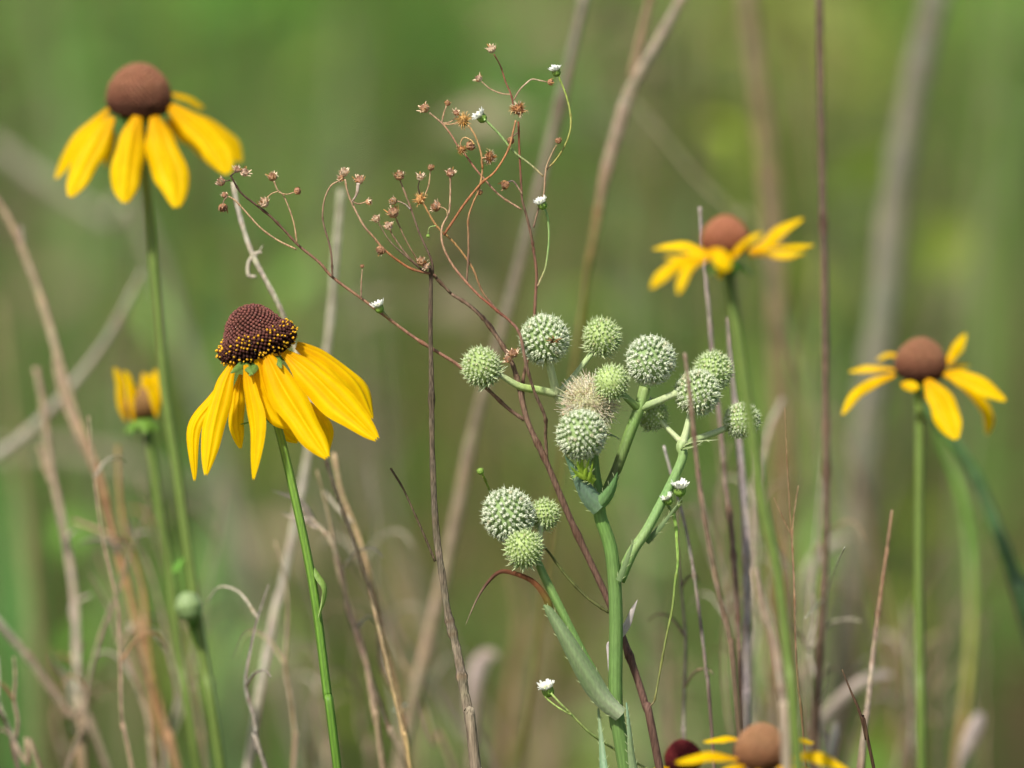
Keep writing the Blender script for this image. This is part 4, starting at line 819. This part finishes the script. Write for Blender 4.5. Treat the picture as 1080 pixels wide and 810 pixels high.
# green stems and blades
stalk('dark bluish green broad blade slanting down behind the right edge bloom', [(972, 425), (990, 446), (1012, 475), (1031, 508), (1052, 560), (1070, 610), (1092, 690)], 2.14, [5, 7, 8, 8.5], [lin((80, 112, 60)), lin((76, 106, 62)), lin((76, 106, 64))], name='grass_blade', cat='grass blade', group='green grass blades', mat=M_STEM, nodes=0)
stalk('curving yellow green stem beside the straight stem at the right', [(984, 430), (995, 470), (1009, 508), (1018, 545), (1023, 583), (1025, 640), (1022, 700), (1016, 761), (1010, 812)], 2.22, [3, 4, 4.5, 4.5], [lin((90, 130, 52)), lin((116, 156, 70)), lin((124, 164, 78)), lin((160, 160, 80)), lin((160, 130, 84))], name='grass_blade', cat='grass blade', group='green grass blades', mat=M_STEM, nodes=1)
def broad(label, pts, d, hw, cols, dz=None):
    p = to_ground(path(pts, d)); root = thing('grass_blade', label, 'grass blade', (p[-1].x, p[-1].y, 0), 'green grass blades'); mb = MB()
    ribbon(mb, p, lambda t: hw*px(d)*min(1, .1+t*3.2), Fn+RT*.2, cols, .4, .04, 6, 7, (0, .3)); mb.build('blade', M_GRASS, root)
broad('broad blurred blue green blade at the left edge', [(-14, 470), (2, 520), (14, 580), (20, 640), (24, 720)], 2.75, 17, [lin((110, 166, 84)), lin((104, 156, 80))])
broad('blurred bluish blade beside the tall stem at lower left', [(216, 360), (222, 450), (232, 560), (240, 680), (248, 830)], 2.7, 12, [lin((130, 158, 104)), lin((120, 154, 96))])
broad('faint pale green blade at the top left', [(40, -20), (60, 80), (80, 190), (92, 300)], 3.0, 14, [lin((140, 162, 100))]*2)
broad('faint grey green blade at the top, left of the tiny seed heads', [(376, -20), (366, 100), (354, 240), (346, 360)], 3.1, 14, [lin((136, 152, 98))]*2)
broad('blurred bluish green blade above the spiky heads', [(636, 160), (652, 220), (664, 290), (668, 380)], 2.8, 13, [lin((120, 152, 92))]*2)
broad('faint pale green blade between the dark upright and the right edge bloom', [(868, 200), (880, 300), (884, 420), (880, 560), (876, 700)], 2.9, 16, [lin((144, 160, 104))]*2)
broad('faint green blade at the upper right edge', [(1064, 20), (1050, 150), (1044, 300), (1040, 450)], 3.0, 16, [lin((126, 160, 78))]*2)
# far, big blurred dry stalks
stalk('broad grey blurred stalk slanting at the left edge behind the tall bloom', [(-10, 150), (30, 180), (70, 208), (112, 232), (160, 262)], 2.5, [9, 9, 7], [lin((156, 150, 128))]*2, nodes=0)
stalk('faint greyish leaf stalk lying across the left', [(-10, 478), (60, 476), (130, 488), (200, 520), (250, 560)], 2.6, [9, 10, 8], [lin((150, 142, 118))]*2, nodes=0)
stalk('faint brown stalk at the far left', [(-4, 320), (8, 420), (22, 520), (34, 640), (44, 812)], 2.4, [5, 6, 6], [lin((150, 138, 98))]*2, nodes=0)
stalk('faint brown upright stalk between the two sharp stems at lower left', [(230, 470), (240, 560), (246, 680), (252, 812)], 2.8, [10, 12, 12], [lin((140, 120, 104))]*2, nodes=0)

# tangles of thin straw, too alike to tell apart
def tangle(label, x0, x1, ytop0, ytop1, n, d0, d1, group, seed, cols, slant=.25):
    rr = random.Random(seed)
    for i in range(n):
        d = rr.uniform(d0, d1); x = rr.uniform(x0, x1); yt = rr.uniform(ytop0, ytop1); sl = rr.gauss(0, slant); pts = []; k = 7
        bend = rr.gauss(0, 14)
        for j in range(k):
            t = j/(k-1); pts.append((x+sl*(830-yt)*(t-.6)+bend*math.sin(t*2.8)+rr.gauss(0, 2.5), yt+(830-yt)*t))
        tw_ = []
        for q in range(rr.randint(1, 3)):
            j = rr.randint(1, 4); sx = rr.choice((-1, 1)); L_ = rr.uniform(18, 55); p0 = pts[j]
            tw_.append(([p0, (p0[0]+sx*L_*.35, p0[1]-L_*.5), (p0[0]+sx*L_*.75, p0[1]-L_*.62), (p0[0]+sx*L_, p0[1]-L_*rr.uniform(.1, .6))], (1.8, 1.2, .6), rr.choice(cols), [0, rr.uniform(-.02, .02)]))
        stalk(label, pts, d, [rr.uniform(.8, 1.4), rr.uniform(1.8, 2.8), rr.uniform(2.2, 3.4)], [rr.choice(cols), rr.choice(cols)], None, tw_, group=group, nodes=3, sides=6, name='straw_stem', cat='straw')
tangle('one of the thin crooked straw stems tangled at the lower left', 10, 190, 430, 700, 11, 2.05, 2.25, 'tangled straw at the lower left', 3, [TA, PALE, PNK, TAUPE, ORG])
tangle('one of the thin straw stems in the tangle beneath the sharp yellow bloom', 285, 450, 480, 710, 10, 2.04, 2.22, 'tangled straw beneath the sharp bloom', 4, [TA, PALE, PNK, GRY])
tangle('one of the thin grey and tan stems crowded right of the white heads', 700, 870, 400, 700, 14, 2.04, 2.24, 'crowded dry stems right of the heads', 5, [TA, GRY, BRN, TAUPE, PALE], .12)
tangle('one of the thin blurred straw stems low at the right', 860, 1075, 520, 760, 8, 2.06, 2.34, 'blurred straw low at the right', 6, [TA, PALE, TAUPE, BRN])
tangle('one of the very blurred brown stems low in the middle background', 430, 720, 480, 720, 12, 2.25, 2.6, 'very blurred stems in the middle background', 7, [TAUPE, BRN, TA, PNK])
tangle('one of the faint straw stems in the upper background', 60, 1060, -60, 250, 10, 2.5, 3.0, 'faint straw in the upper background', 8, [TAUPE, TA, GRY, lin((140, 140, 90))], .3)
